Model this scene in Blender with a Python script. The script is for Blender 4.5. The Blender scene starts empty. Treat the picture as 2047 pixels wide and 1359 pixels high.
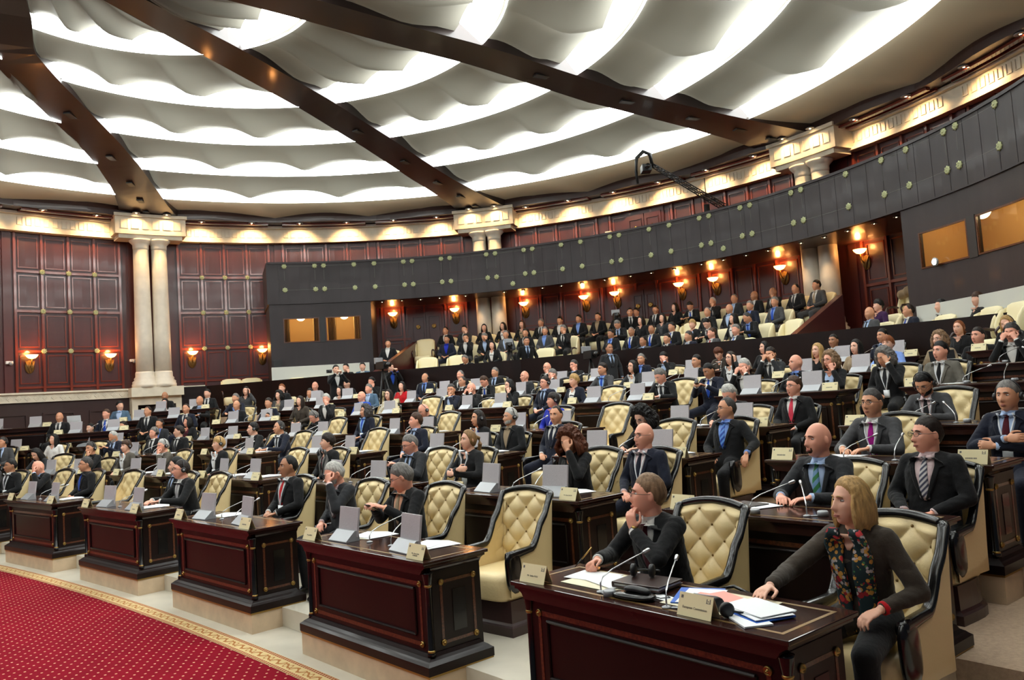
import bpy, bmesh, math, random
import numpy as np
from mathutils import Vector, Matrix, Euler
from mathutils.bvhtree import BVHTree
from math import sin, cos, pi, radians, sqrt, atan2

S = bpy.context.scene
C = S.collection
random.seed(7)
rng = np.random.default_rng(7)

# ---------------------------------------------------------------- camera
CAMZ = 2.12
PITCH, ROLL, FPX = 0.0687, -0.0662, 1609.56
cam = bpy.data.objects.new('camera', bpy.data.cameras.new('camera'))
C.objects.link(cam)
_f = Vector((0, cos(PITCH), sin(PITCH))); _r0 = Vector((1, 0, 0)); _u0 = _r0.cross(_f)
_r = _r0 * cos(ROLL) + _u0 * sin(ROLL); _u = -_r0 * sin(ROLL) + _u0 * cos(ROLL)
cam.matrix_world = Matrix(((_r.x, _u.x, -_f.x, 0), (_r.y, _u.y, -_f.y, 0), (_r.z, _u.z, -_f.z, CAMZ), (0, 0, 0, 1)))
cam.data.sensor_width = 36
cam.data.lens = FPX / 2047 * 36
cam.data.clip_start = 0.05
cam.data.clip_end = 200
S.camera = cam

# ---------------------------------------------------------------- view, world, exposure
S.view_settings.view_transform = 'Standard'
S.view_settings.look = 'None'
S.view_settings.gamma = 1
S.view_settings.use_curve_mapping = False
S.view_settings.exposure = 0.0
wd = bpy.data.worlds.new('world'); S.world = wd; wd.use_nodes = True
wd.node_tree.nodes['Background'].inputs[0].default_value = (0.5, 0.6, 0.75, 1)
wd.node_tree.nodes['Background'].inputs[1].default_value = 0.10
try:
    S.cycles.max_bounces = 6; S.cycles.diffuse_bounces = 3; S.cycles.glossy_bounces = 3
    S.cycles.transmission_bounces = 4; S.cycles.use_denoising = True
    S.cycles.caustics_reflective = False; S.cycles.caustics_refractive = False
except Exception: pass
PANEL = 14.0       # strength of the lit ceiling coves
SPOT = 150.0       # watts of each downlight over the frieze
SCONCE = 14.0

# ---------------------------------------------------------------- plan of the hall (metres, floor of the well = 0)
ORD = ['', 'first', 'second', 'third', 'fourth', 'fifth', 'sixth', 'seventh', 'eighth', 'ninth', 'tenth', 'eleventh', 'twelfth', 'thirteenth', 'fourteenth', 'fifteenth', 'sixteenth', 'seventeenth', 'eighteenth', 'nineteenth', 'twentieth', 'twenty-first', 'twenty-second', 'twenty-third', 'twenty-fourth', 'twenty-fifth', 'twenty-sixth', 'twenty-seventh'] + ['%s' % k for k in range(28, 90)]
HC = Vector((-3.279, 13.114))                      # centre of the round wall
NV = Vector((0.70, 0.714)); TV = Vector((-0.714, 0.70)); A1 = Vector((1.13, 3.62))
ROWN = [.4, 2.05, 3.7, 5.35, 7.2, 8.8, 10.3]       # front of each desk row, measured outward
ROWZ = [.186, .386, .586, .776, 1.11, 1.32, 1.52]  # its floor level
def gdiv(t): return float(np.interp(t, [0, 1, 2.8, 5.7, 7.5, 13, 25], [0, -.005, -.035, -.03, -.005, .08, .28]))
def sag(t, i): return -(t - 7.5) ** 2 / 120 - ((max(0, t - 11) ** 2 / 18 + max(0, t - 17) ** 2 / 18)+ (.09 * max(0, t - 9) + .12 * max(0, 5 - t) if i == 6 else 0) if i >= 4 else max(0, t - 14) ** 2 / 16)
def rp(i, t, dn=0.0, z=0.0):
    n = ROWN[i] + dn
    p = A1 + NV * (n + sag(t, i)) + TV * (t + n * gdiv(t))
    return Vector((p.x, p.y, z))
def rdir(i, t):                                    # heading: rotation that turns local +Y to face the podium
    a = rp(i, t - .3); b = rp(i, t + .3); d = (b - a)
    return atan2(d.y, d.x) - pi / 2 + pi / 2
def pol(r, adeg, z=0.0):
    return Vector((HC.x + r * cos(radians(adeg)), HC.y + r * sin(radians(adeg)), z))

# ---------------------------------------------------------------- materials
def mat(name, col, rough=.5, metal=0, coat=0, emit=None, es=0, bump=None, noise=None, sheen=0, trans=0, spec=None, coatr=.08):
    m = bpy.data.materials.new(name); m.use_nodes = True
    nt = m.node_tree; b = nt.nodes['Principled BSDF']
    b.inputs['Base Color'].default_value = (*col, 1); b.inputs['Roughness'].default_value = rough
    b.inputs['Metallic'].default_value = metal; b.inputs['Coat Weight'].default_value = coat; b.inputs['Coat Roughness'].default_value = coatr
    if spec is not None: b.inputs['Specular IOR Level'].default_value = spec
    if sheen: b.inputs['Sheen Weight'].default_value = sheen
    if trans: b.inputs['Transmission Weight'].default_value = trans
    if emit: b.inputs['Emission Color'].default_value = (*emit, 1); b.inputs['Emission Strength'].default_value = es
    if bump or noise:
        tc = nt.nodes.new('ShaderNodeTexCoord')
        if noise:
            sc, amt, stretch = noise
            mp = nt.nodes.new('ShaderNodeMapping'); mp.inputs['Scale'].default_value = stretch
            nz = nt.nodes.new('ShaderNodeTexNoise'); nz.inputs['Scale'].default_value = sc; nz.inputs['Detail'].default_value = 4
            rm = nt.nodes.new('ShaderNodeMapRange'); rm.inputs['From Min'].default_value = .3; rm.inputs['From Max'].default_value = .7
            rm.inputs['To Min'].default_value = 1 - amt; rm.inputs['To Max'].default_value = 1 + amt
            mx = nt.nodes.new('ShaderNodeVectorMath'); mx.operation = 'SCALE'; mx.inputs[0].default_value = col
            nt.links.new(tc.outputs['Object'], mp.inputs[0]); nt.links.new(mp.outputs[0], nz.inputs[0])
            nt.links.new(nz.outputs[0], rm.inputs[0]); nt.links.new(rm.outputs[0], mx.inputs['Scale']); nt.links.new(mx.outputs[0], b.inputs['Base Color'])
        if bump:
            sc, st = bump
            nz = nt.nodes.new('ShaderNodeTexNoise'); nz.inputs['Scale'].default_value = sc; nz.inputs['Detail'].default_value = 3
            bp = nt.nodes.new('ShaderNodeBump'); bp.inputs['Strength'].default_value = st; bp.inputs['Distance'].default_value = .01
            nt.links.new(tc.outputs['Object'], nz.inputs[0]); nt.links.new(nz.outputs[0], bp.inputs['Height']); nt.links.new(bp.outputs[0], b.inputs['Normal'])
    return m
def s2l(c): return tuple(((v / 255) / 12.92 if v / 255 <= .04045 else ((v / 255 + .055) / 1.055) ** 2.4) for v in c)
M = {}
M['mahogany'] = mat('mahogany', (.0085, .0026, .0022), .38, coat=.08, spec=.25, noise=(3, .35, (1, 1, .12)))
M['topwood'] = mat('polished mahogany top', (.030, .011, .008), .13, spec=.45, noise=(3, .4, (.15, 1, 1)))
M['wallwood'] = mat('wall mahogany', (.058, .0100, .0105), .34, coat=.18, noise=(2, .25, (1, 1, .1)))
M['mullion'] = mat('polished mahogany moulding', (.16, .030, .018), .2, coat=.8)
M['fascia'] = mat('dark stained balcony panel', (.030, .0225, .0245), .48, coat=.04, spec=.35, noise=(2, .2, (1, 1, .2)))
M['darkwood'] = mat('dark brown wood', (.035, .013, .012), .35, coat=.3)
M['beam'] = mat('dark ceiling beam', (.032, .019, .018), .32, coat=.25)
M['black'] = mat('black lacquer', (.005, .0045, .0045), .24, coat=.25, spec=.4)
M['blackmat'] = mat('black plastic', (.008, .008, .009), .45)
M['cream'] = mat('cream leather', (.82, .645, .34), .42, bump=(60, .15))
M['creamlt'] = mat('pale cream leather', (.84, .74, .46), .42, bump=(60, .1))
M['gold'] = mat('gilt brass', (.40, .26, .08), .38, metal=1)
M['golddim'] = mat('inlaid gold line', (.22, .13, .04), .4, metal=.6)
M['inlay'] = mat('satinwood inlay', (.085, .024, .009), .3, coat=.4, noise=(60, .6, (1, 1, 1)))
M['fasline'] = mat('thin inlaid line', (.13, .13, .11), .4, metal=.4)
M['star'] = mat('pale gilt medallion', (.40, .42, .22), .45, metal=.3)
M['marble'] = mat('cream carved marble', (.74, .66, .52), .5, noise=(3, .12, (1, 1, 1)), bump=(8, .25))
M['marblecol'] = mat('pink cream marble', (.78, .70, .58), .38, noise=(4, .08, (1, 1, 1)))
M['stone'] = mat('beige stone plinth', (.60, .46, .31), .45, noise=(6, .12, (1, 1, 1)))
M['stonefloor'] = mat('pale stone floor', (.62, .57, .47), .3, noise=(3, .08, (1, 1, 1)))
M['beigecarpet'] = mat('beige step carpet', (.50, .36, .25), .95, bump=(250, .6), noise=(40, .12, (1, 1, 1)))
M['sail'] = mat('grey cream ceiling sail', (.22, .21, .175), .75)
def translucent(m, w, col):
    nt = m.node_tree; b = nt.nodes['Principled BSDF']; o = nt.nodes['Material Output']; t = nt.nodes.new('ShaderNodeBsdfTranslucent'); t.inputs[0].default_value = (*col, 1)
    x = nt.nodes.new('ShaderNodeMixShader'); x.inputs[0].default_value = w; nt.links.new(b.outputs[0], x.inputs[1]); nt.links.new(t.outputs[0], x.inputs[2]); nt.links.new(x.outputs[0], o.inputs['Surface'])
M['sailwarm'] = mat('cream outer ceiling sail', (.42, .34, .24), .6); translucent(M['sail'], .18, (.36, .34, .29)); translucent(M['sailwarm'], .25, (.5, .42, .3))
M['panel'] = mat('lit ceiling cove', (.9, .95, 1), .5, emit=(.95, 1.0, .97), es=PANEL)
M['bulb'] = mat('lit bulb', (1, .8, .5), .5, emit=(1, .72, .36), es=60)
M['sconceglass'] = mat('lit sconce bowl', (1, .7, .4), .5, emit=(1, .42, .10), es=12)
M['monitor'] = mat('grey monitor back', (.46, .43, .45), .45, noise=(180, .12, (1, 1, 1)))
M['screenface'] = mat('dark screen', (.01, .01, .012), .1)
M['silver'] = mat('silver stand', (.36, .37, .39), .4, metal=.3)
M['steel'] = mat('steel gooseneck', (.55, .55, .56), .3, metal=.9)
M['plate'] = mat('pale yellow card', (.80, .70, .42), .6)
M['plateside'] = mat('yellow card side', (.82, .58, .10), .6)
M['ink'] = mat('grey ink', (.12, .11, .10), .7)
M['paper'] = mat('white paper', (.80, .82, .84), .7)
M['paperc'] = mat('cream paper', (.74, .68, .50), .7)
M['bluefold'] = mat('blue folder', (.02, .12, .55), .5)
M['pink'] = mat('pink paper', (.85, .36, .30), .7)
M['brownleather'] = mat('dark brown leather', (.030, .012, .009), .35, coat=.2)
M['glass'] = mat('booth glass', (.9, .95, 1), .02, trans=1)
M['boothwall'] = mat('tan booth wall', (.62, .42, .18), .7, emit=(1, .55, .2), es=.0)
M['curtain'] = mat('cream booth curtain', (.70, .55, .28), .8)
M['whitewall'] = mat('white low wall', (.62, .62, .56), .6)
M['lens'] = mat('spectacle lens', (.8, .8, .8), .05, trans=1)
M['rim'] = mat('spectacle frame', (.05, .04, .04), .3, metal=.5)
M['lanyard'] = mat('white lanyard', (.75, .77, .80), .6)
M['lanyardblue'] = mat('pale blue lanyard', (.35, .60, .85), .6)
M['eye'] = mat('eye', (.55, .50, .48), .2)
M['iris'] = mat('iris', (.03, .025, .02), .2)
M['lips'] = mat('lips', (.38, .12, .09), .45)
for k, v in dict(fair=(230, 176, 150), pink=(232, 164, 138), tan=(208, 148, 114), olive=(176, 122, 90)).items():
    mm = mat('skin ' + k, s2l(v), .5); mm.node_tree.nodes['Principled BSDF'].inputs['Subsurface Weight'].default_value = .08
    mm.node_tree.nodes['Principled BSDF'].inputs['Subsurface Radius'].default_value = (.02, .008, .004); M['sk_' + k] = mm
HAIRC = dict(black=(14, 11, 10), darkbrown=(34, 24, 19), brown=(66, 44, 30), grey=(112, 108, 104), white=(176, 174, 168), darkgrey=(62, 58, 56),
             blond=(176, 140, 88), dirtyblond=(130, 98, 62), auburn=(88, 46, 26), ginger=(128, 72, 38), bald=(120, 84, 64), sandy=(128, 100, 74))
for k, v in HAIRC.items(): M['h_' + k] = mat('hair ' + k, s2l(v), .5, bump=(160, .35), noise=(55, .38, (1, 1, .16)), spec=.3)
CLOTH = dict(black=(17, 17, 19), navy=(20, 24, 40), charcoal=(40, 41, 44), grey=(66, 66, 68), brown=(60, 52, 44), tweed=(84, 78, 70), white=(214, 212, 208), pink=(150, 22, 60),
             blue=(28, 44, 160), steel=(76, 100, 122), burgundy=(74, 14, 28), red=(186, 22, 30), cream=(206, 196, 170), lightblue=(120, 150, 214), purple=(50, 18, 62), olive=(62, 58, 44),
             midgrey=(104, 100, 92), magenta=(160, 16, 130), green=(66, 128, 74), darkgreen=(20, 44, 46), silver=(160, 156, 158), paleblue=(170, 190, 222), palepink=(214, 190, 190), salmon=(214, 160, 130), beige=(150, 130, 104), royal=(36, 74, 170), crimson=(206, 60, 80))
for k, v in CLOTH.items(): M['c_' + k] = mat('cloth ' + k, s2l(v), .85, bump=(45, .35), noise=(7, .14, (1, 1, 1)), sheen=.1, spec=.25)
def stripes(name, a, b, sc, diag=(1, 0, 1)):
    m = mat(name, a, .6); nt = m.node_tree; bs = nt.nodes['Principled BSDF']
    tc = nt.nodes.new('ShaderNodeTexCoord'); w = nt.nodes.new('ShaderNodeTexWave'); w.inputs['Scale'].default_value = sc
    mp = nt.nodes.new('ShaderNodeMapping'); mp.inputs['Scale'].default_value = diag; w.bands_direction = 'DIAGONAL'
    r = nt.nodes.new('ShaderNodeValToRGB'); r.color_ramp.elements[0].color = (*a, 1); r.color_ramp.elements[1].color = (*b, 1)
    r.color_ramp.elements[0].position = .45; r.color_ramp.elements[1].position = .55
    nt.links.new(tc.outputs['Object'], mp.inputs[0]); nt.links.new(mp.outputs[0], w.inputs[0]); nt.links.new(w.outputs[1], r.inputs[0]); nt.links.new(r.outputs[0], bs.inputs['Base Color'])
    M[name] = m
stripes('tie_bluestripe', s2l((20, 60, 150)), s2l((90, 140, 210)), 10)
stripes('tie_greenstripe', s2l((50, 120, 70)), s2l((110, 150, 190)), 8)
stripes('tie_silverstripe', s2l((190, 186, 186)), s2l((60, 60, 80)), 16)
stripes('c_stripedshawl', s2l((20, 22, 22)), s2l((120, 118, 116)), 9, (1, 0, .3))
def floral():
    m = mat('c_floral', s2l((16, 40, 44)), .8); nt = m.node_tree; bs = nt.nodes['Principled BSDF']
    tc = nt.nodes.new('ShaderNodeTexCoord'); last = None
    base = s2l((16, 40, 44))
    for sc, thr, col in ((22, .42, (150, 24, 34)), (34, .40, (196, 140, 60)), (40, .38, (176, 164, 164)), (30, .25, (60, 110, 60)), (17, .30, (196, 50, 54))):
        v = nt.nodes.new('ShaderNodeTexVoronoi'); v.inputs['Scale'].default_value = sc
        mp = nt.nodes.new('ShaderNodeMapping'); mp.inputs['Location'].default_value = (sc, sc * 2, 0)
        nt.links.new(tc.outputs['Object'], mp.inputs[0]); nt.links.new(mp.outputs[0], v.inputs[0])
        lt = nt.nodes.new('ShaderNodeMath'); lt.operation = 'LESS_THAN'; lt.inputs[1].default_value = thr; nt.links.new(v.outputs[0], lt.inputs[0])
        nz = nt.nodes.new('ShaderNodeTexNoise'); nz.inputs['Scale'].default_value = 5; nt.links.new(mp.outputs[0], nz.inputs[0])
        gt = nt.nodes.new('ShaderNodeMath'); gt.operation = 'GREATER_THAN'; gt.inputs[1].default_value = .5; nt.links.new(nz.outputs[0], gt.inputs[0])
        mu = nt.nodes.new('ShaderNodeMath'); mu.operation = 'MULTIPLY'; nt.links.new(lt.outputs[0], mu.inputs[0]); nt.links.new(gt.outputs[0], mu.inputs[1])
        mx = nt.nodes.new('ShaderNodeMix'); mx.data_type = 'RGBA'; mx.inputs[7].default_value = (*s2l(col), 1)
        nt.links.new(mu.outputs[0], mx.inputs[0])
        if last: nt.links.new(last, mx.inputs[6])
        else: mx.inputs[6].default_value = (*base, 1)
        last = mx.outputs[2]
    nt.links.new(last, bs.inputs['Base Color']); M['c_floral'] = m
floral()

# ---------------------------------------------------------------- mesh helpers
def mesh_obj(name, bm, m, parent=None, smooth=False, kind=None):
    me = bpy.data.meshes.new(name); bm.to_mesh(me); bm.free()
    return obj_me(name, me, m, parent, smooth, kind)
def obj_me(name, me, m, parent=None, smooth=False, kind=None):
    for x in (m if isinstance(m, (list, tuple)) else [m]): me.materials.append(M[x] if isinstance(x, str) else x)
    if smooth: me.polygons.foreach_set('use_smooth', [True] * len(me.polygons))
    o = bpy.data.objects.new(name, me); C.objects.link(o)
    if parent: o.parent = parent
    if kind: o['kind'] = kind
    return o
def thing(name, label, cat, loc=(0, 0, 0), rz=0, group=None):
    o = bpy.data.objects.new(name, None); C.objects.link(o); o.location = loc; o.rotation_euler = (0, 0, rz)
    o.empty_display_size = .1
    o['label'] = label; o['category'] = cat
    if group: o['group'] = group
    return o
def tag(o, label, cat, group=None):
    o['label'] = label; o['category'] = cat
    if group: o['group'] = group
    return o
KIDS = {}
def dup(root, loc, rz, label, group=None, skip=()):
    r = root.copy(); C.objects.link(r); r.location = loc; r.rotation_euler = (0, 0, rz); r['label'] = label
    if group: r['group'] = group
    if root.name not in KIDS: KIDS[root.name] = [(ch, list(ch.children)) for ch in root.children]
    for ch, gk in KIDS[root.name]:
        if ch.name.split('.')[0] in skip: continue
        cc = ch.copy(); C.objects.link(cc); cc.parent = r
        for g in gk:
            d = g.copy(); C.objects.link(d); d.parent = cc
    return r
def box(bm, x0, x1, y0, y1, z0, z1, mi=0, bev=0):
    vs = [bm.verts.new(p) for p in ((x0, y0, z0), (x1, y0, z0), (x1, y1, z0), (x0, y1, z0), (x0, y0, z1), (x1, y0, z1), (x1, y1, z1), (x0, y1, z1))]
    fs = [bm.faces.new([vs[i] for i in f]) for f in ((0, 3, 2, 1), (4, 5, 6, 7), (0, 1, 5, 4), (1, 2, 6, 5), (2, 3, 7, 6), (3, 0, 4, 7))]
    for f in fs: f.material_index = mi
    if bev:
        es = list({e for f in fs for e in f.edges})
        r = bmesh.ops.bevel(bm, geom=es, offset=bev, segments=2, affect='EDGES', profile=.6)
        for f in r['faces']: f.material_index = mi
    return vs
def ring_pts(c, a, b, ra, rb, n, sq=2.0):
    out = []
    for i in range(n):
        th = 2 * pi * i / n; cx, sy = cos(th), sin(th)
        out.append(c + a * (ra * math.copysign(abs(cx) ** (2 / sq), cx)) + b * (rb * math.copysign(abs(sy) ** (2 / sq), sy)))
    return out
def loft(bm, rings, closed=True, mi=0):
    rows = [[bm.verts.new(p) for p in r] for r in rings]
    n = len(rows[0])
    for a, b in zip(rows, rows[1:]):
        for i in range(n):
            f = bm.faces.new((a[i], a[(i + 1) % n], b[(i + 1) % n], b[i])); f.material_index = mi
    if closed:
        f = bm.faces.new(list(reversed(rows[0]))); f.material_index = mi
        f = bm.faces.new(rows[-1]); f.material_index = mi
    return rows
def frame_of(d, ref=Vector((0, 0, 1))):
    d = d.normalized()
    if abs(d.dot(ref)) > .95: ref = Vector((0, 1, 0))
    a = d.cross(ref).normalized(); b = a.cross(d).normalized()
    return a, b
def tube(bm, pts, rad, n=8, mi=0, ref=Vector((0, 0, 1)), flat=1.0):
    pts = [Vector(p) for p in pts]; rings = []
    rr = rad if isinstance(rad, (list, tuple)) else [rad] * len(pts)
    for i, p in enumerate(pts):
        d = (pts[min(i + 1, len(pts) - 1)] - pts[max(i - 1, 0)])
        a, b = frame_of(d, ref); rings.append(ring_pts(p, a, b, rr[i], rr[i] * flat, n))
    return loft(bm, rings, True, mi)
def lathe(bm, prof, n=20, c=Vector((0, 0, 0)), mi=0):
    rings = [[c + Vector((r * cos(2 * pi * i / n), r * sin(2 * pi * i / n), z)) for i in range(n)] for r, z in prof]
    return loft(bm, rings, True, mi)
def ell(bm, c, rx, ry, rz, rot=None, seg=12, mi=0):
    mt = Matrix.Translation(c) @ (rot.to_4x4() if rot else Matrix.Identity(4)) @ Matrix.Diagonal((rx, ry, rz, 1))
    r = bmesh.ops.create_uvsphere(bm, u_segments=seg, v_segments=max(6, seg * 2 // 3), radius=1, matrix=mt)
    if mi:
        for v in r['verts']:
            for f in v.link_faces: f.material_index = mi
def cap(bm, a, b, ra, rb, n=12):
    a, b = Vector(a), Vector(b); d = b - a
    if d.length < 1e-5: return
    u, v = frame_of(d); dn = d.normalized(); rings = []
    for k in range(4): th = pi / 2 * (1 - k / 4) ; rings.append(ring_pts(a - dn * ra * sin(th), u, v, max(ra * cos(th), .0008), max(ra * cos(th), .0008), n))
    rings.append(ring_pts(a, u, v, ra, ra, n)); rings.append(ring_pts(b, u, v, rb, rb, n))
    for k in range(1, 5): th = pi / 2 * k / 4; rings.append(ring_pts(b + dn * rb * sin(th), u, v, max(rb * cos(th), .0008), max(rb * cos(th), .0008), n))
    loft(bm, rings)
def remesh(bm, vox, smooth=2, name='tmp', fac=.5):
    bmesh.ops.recalc_face_normals(bm, faces=bm.faces)
    me = bpy.data.meshes.new(name); bm.to_mesh(me); bm.free()
    o = bpy.data.objects.new(name, me); C.objects.link(o)
    md = o.modifiers.new('r', 'REMESH'); md.mode = 'VOXEL'; md.voxel_size = vox; md.use_smooth_shade = True
    if smooth:
        sm = o.modifiers.new('s', 'SMOOTH'); sm.iterations = smooth; sm.factor = fac
    dg = bpy.context.evaluated_depsgraph_get(); dg.update()
    out = bpy.data.meshes.new_from_object(o.evaluated_get(dg)); out.name = name
    bpy.data.objects.remove(o); bpy.data.meshes.remove(me)
    out.polygons.foreach_set('use_smooth', [True] * len(out.polygons)); out.materials.clear()
    return out
# ---------------------------------------------------------------- people
# every figure faces local +Y, the seat of the chair is at z = .46; lengths in metres
def head_r(d):
    """radius of the face and skull in direction d (unit vector), head centre at the ears"""
    x, y, z = d
    a, b, c = .076, (.098 if y < 0 else .094), (.118 if z > 0 else .122)
    r = 1 / math.sqrt((x / a) ** 2 + (y / b) ** 2 + (z / c) ** 2)
    p = Vector((x, y, z)) * r
    if p.z < 0:
        k = min(1, -p.z / .115); p.x *= 1 - .22 * k ** 1.8
        if p.y > 0: p.y = min(p.y + .034 * k ** 1.5, .096)
        else: p.y *= 1 - .25 * k
    f = max(0, min(1, (p.y - .02) / .05))
    def G(cx, cz, sx, sz): return math.exp(-((abs(p.x) - cx) / sx) ** 2 - ((p.z - cz) / sz) ** 2)
    dy = .026 * G(0, -.030, .012, .015) + .016 * G(0, -.008, .009, .024) + .004 * G(.012, -.036, .007, .007)
    dy += -.013 * G(.031, .012, .015, .012) + .007 * G(.026, .034, .026, .008) - .006 * G(0, .012, .008, .01) * 0
    dy += .006 * G(.045, -.020, .018, .018) + .0075 * G(0, -.0600, .021, .0050) + .0075 * G(0, -.0710, .018, .0050) - .004 * G(0, -.0655, .02, .0025)
    dy += -.004 * G(0, -.082, .02, .006) + .008 * G(0, -.102, .018, .014)
    p.y += dy * f
    return p
HEADV = None
def head_mesh(bm, mt, res=40):
    rings = []
    nu, nv = res, int(res * .8)
    for j in range(nv + 1):
        ph = -pi / 2 + pi * j / nv; row = []
        ph = max(-pi / 2 + .02, min(pi / 2 - .02, ph))
        for i in range(nu):
            th = 2 * pi * i / nu
            row.append(mt @ head_r(Vector((cos(ph) * sin(th), cos(ph) * cos(th), sin(ph)))))
        rings.append(row)
    loft(bm, rings)
    for s in (-1, 1):     # ears
        ell(bm, mt @ Vector((s * .078, -.008, -.004)), .009, .018, .031, mt.to_3x3().normalized() @ Euler((-.15, 0, s * .35)).to_matrix(), 10)
def hand(bm, w, d, nrm, curl=.5, side=1, spread=.12, thumb=.6, res=8):
    """w wrist, d along the hand, nrm out of the back of the hand"""
    d = d.normalized(); nrm = (nrm - d * nrm.dot(d)).normalized(); x = d.cross(nrm) * side
    rot = Matrix((x, d, nrm)).transposed()
    for k in range(5):
        u = k / 4; ell(bm, w + d * (.012 + .075 * u), .026 + .014 * sin(u * 2.2), .028, .0145, rot, 10)
    for k, (off, ln, r) in enumerate(((-.031, .070, .0088), (-.0105, .079, .0092), (.0105, .074, .0088), (.031, .060, .0078))):
        p = w + d * .086 + x * off; a = curl * .6; dirn = d
        for seg, fr in ((0, .44), (1, .32), (2, .27)):
            a2 = a + curl * (0, 1.0, .8)[seg]
            dd = d * cos(a2) - nrm * sin(a2) + x * (off * 2.2 * spread / .12 * .5 * (1 - curl))
            q = p + dd.normalized() * ln * fr; cap(bm, p, q, r * (1 - .07 * seg), r * (.93 - .08 * seg), res); p = q; a = a2
    p = w + d * .028 - x * .022 - nrm * .004
    q = p + (d * .55 - x * (1 - .35 * thumb) - nrm * .5 * thumb).normalized() * .042; cap(bm, p, q, .013, .0105, res)
    q2 = q + (d * .9 - x * .25 * (1 - thumb) - nrm * .35 * thumb).normalized() * .033; cap(bm, q, q2, .0105, .0095, res)
    q3 = q2 + (d * .9 + x * .15 - nrm * .4 * thumb).normalized() * .026; cap(bm, q2, q3, .0095, .0075, res)

V3 = lambda *a: Vector(a)
def pose_of(kind):
    """joints of a pose"""
    P = dict(lean=.05, hyaw=0, hpitch=0, hip=V3(0, 0, .60), side=0, hr=('flat',), stand=False)
    # arms: elbow, wrist, direction of the hand, back of the hand, curl
    desk = lambda s: (V3(s * .27, .24, .80), V3(s * .12, .47, .835), V3(-s * .55, .8, -.05), V3(0, 0, 1), .35)
    lap = lambda s: (V3(s * .26, .03, .78), V3(s * .10, .24, .70), V3(-s * .7, .6, -.2), V3(s * .1, .1, 1), .45)
    arm = lambda s: (V3(s * .31, .02, .73), V3(s * .30, .27, .74), V3(0, .9, -.35), V3(0, .3, 1), .7)
    chin = lambda s: (V3(s * .22, .25, .84), V3(s * .10, .215, 1.065), V3(-s * .35, -.15, .9), V3(s * .2, 1, .25), 1.1)
    nose = lambda s: (V3(s * .22, .25, .86), V3(s * .09, .24, 1.115), V3(-s * .45, -.2, .85), V3(s * .2, 1, .25), 1.0)
    cross = lambda s: (V3(s * .28, .10, .80), V3(-s * .04, .25, .85 + .03 * s), V3(-s * 1, .12, .1), V3(0, 1, .2), .5)
    if kind == 'desk': P['arms'] = {-1: desk(-1), 1: desk(1)}; P['lean'] = .14
    elif kind == 'lap': P['arms'] = {-1: lap(-1), 1: lap(1)}; P['lean'] = -.05
    elif kind == 'back': P['arms'] = {-1: arm(-1), 1: lap(1)}; P['lean'] = -.12; P['hip'] = V3(0, .04, .60)
    elif kind == 'chin': P['arms'] = {-1: chin(-1), 1: lap(1)}; P['lean'] = .08; P['hpitch'] = -.08
    elif kind == 'nose': P['arms'] = {-1: nose(-1), 1: lap(1)}; P['lean'] = .12; P['hpitch'] = -.3
    elif kind == 'cross': P['arms'] = {-1: cross(-1), 1: cross(1)}; P['lean'] = -.03
    elif kind == 'write': P['arms'] = {-1: desk(-1), 1: desk(1)}; P['lean'] = .30; P['hpitch'] = -.55
    elif kind == 'both': P['arms'] = {-1: nose(-1), 1: nose(1)}; P['lean'] = .16; P['hpitch'] = -.15
    elif kind == 'phone':
        P['arms'] = {s: (V3(s * .25, .17, .82), V3(s * .085, .34, .96), V3(-s * .35, .75, .35), V3(0, .45, .9), .75) for s in (-1, 1)}; P['lean'] = .04; P['hpitch'] = -.4
    elif kind == 'stand':
        P['stand'] = True; P['hip'] = V3(0, 0, .95); P['lean'] = .0
        P['arms'] = {s: (V3(s * .27, -.02, 1.13), V3(s * .27, .06, .88), V3(0, .1, -1), V3(s * 1, 0, 0), .5) for s in (-1, 1)}
    elif kind == 'shoot':
        P['stand'] = True; P['hip'] = V3(0, 0, .95); P['lean'] = .03
        P['arms'] = {s: (V3(s * .24, .18, 1.24), V3(s * .07, .27, 1.46), V3(-s * .3, .5, .6), V3(s * .5, -.2, .6), .9) for s in (-1, 1)}
    elif kind == 'thinker':      # hand over the mouth, other hand holding a pen on the desk
        P['arms'] = {-1: (V3(-.20, .31, .86), V3(.035, .255, .995), V3(.22, -.04, 1), V3(-.15, 1, -.08), .55),
                     1: (V3(.27, .22, .82), V3(.155, .47, .845), V3(-.2, .95, -.1), V3(.5, 0, .85), 1.15)}; P['lean'] = .20; P['hpitch'] = .04
    elif kind == 'reach':        # woman: one forearm on the desk, other elbow on the armrest
        P['arms'] = {1: (V3(.26, .33, .86), V3(.20, .59, .84), V3(-.15, .95, -.06), V3(.1, .1, 1), .3),
                     -1: (V3(-.29, .02, .76), V3(-.19, .24, .71), V3(.4, .85, -.3), V3(0, .2, 1), .6)}; P['lean'] = .13
    elif kind == 'hangarm':      # one arm hung over the chair arm
        P['arms'] = {-1: (V3(-.34, -.02, .82), V3(-.37, .22, .74), V3(-.05, .5, -.85), V3(-.1, .85, .5), .35), 1: lap(1)}; P['lean'] = -.10
    elif kind == 'ear':
        P['arms'] = {-1: (V3(-.27, .16, .95), V3(-.13, .10, 1.15), V3(.1, -.15, .95), V3(-.9, .1, .2), .5), 1: lap(1)}; P['lean'] = .0
    return P
class Fig: pass
FIGS = {}
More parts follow.
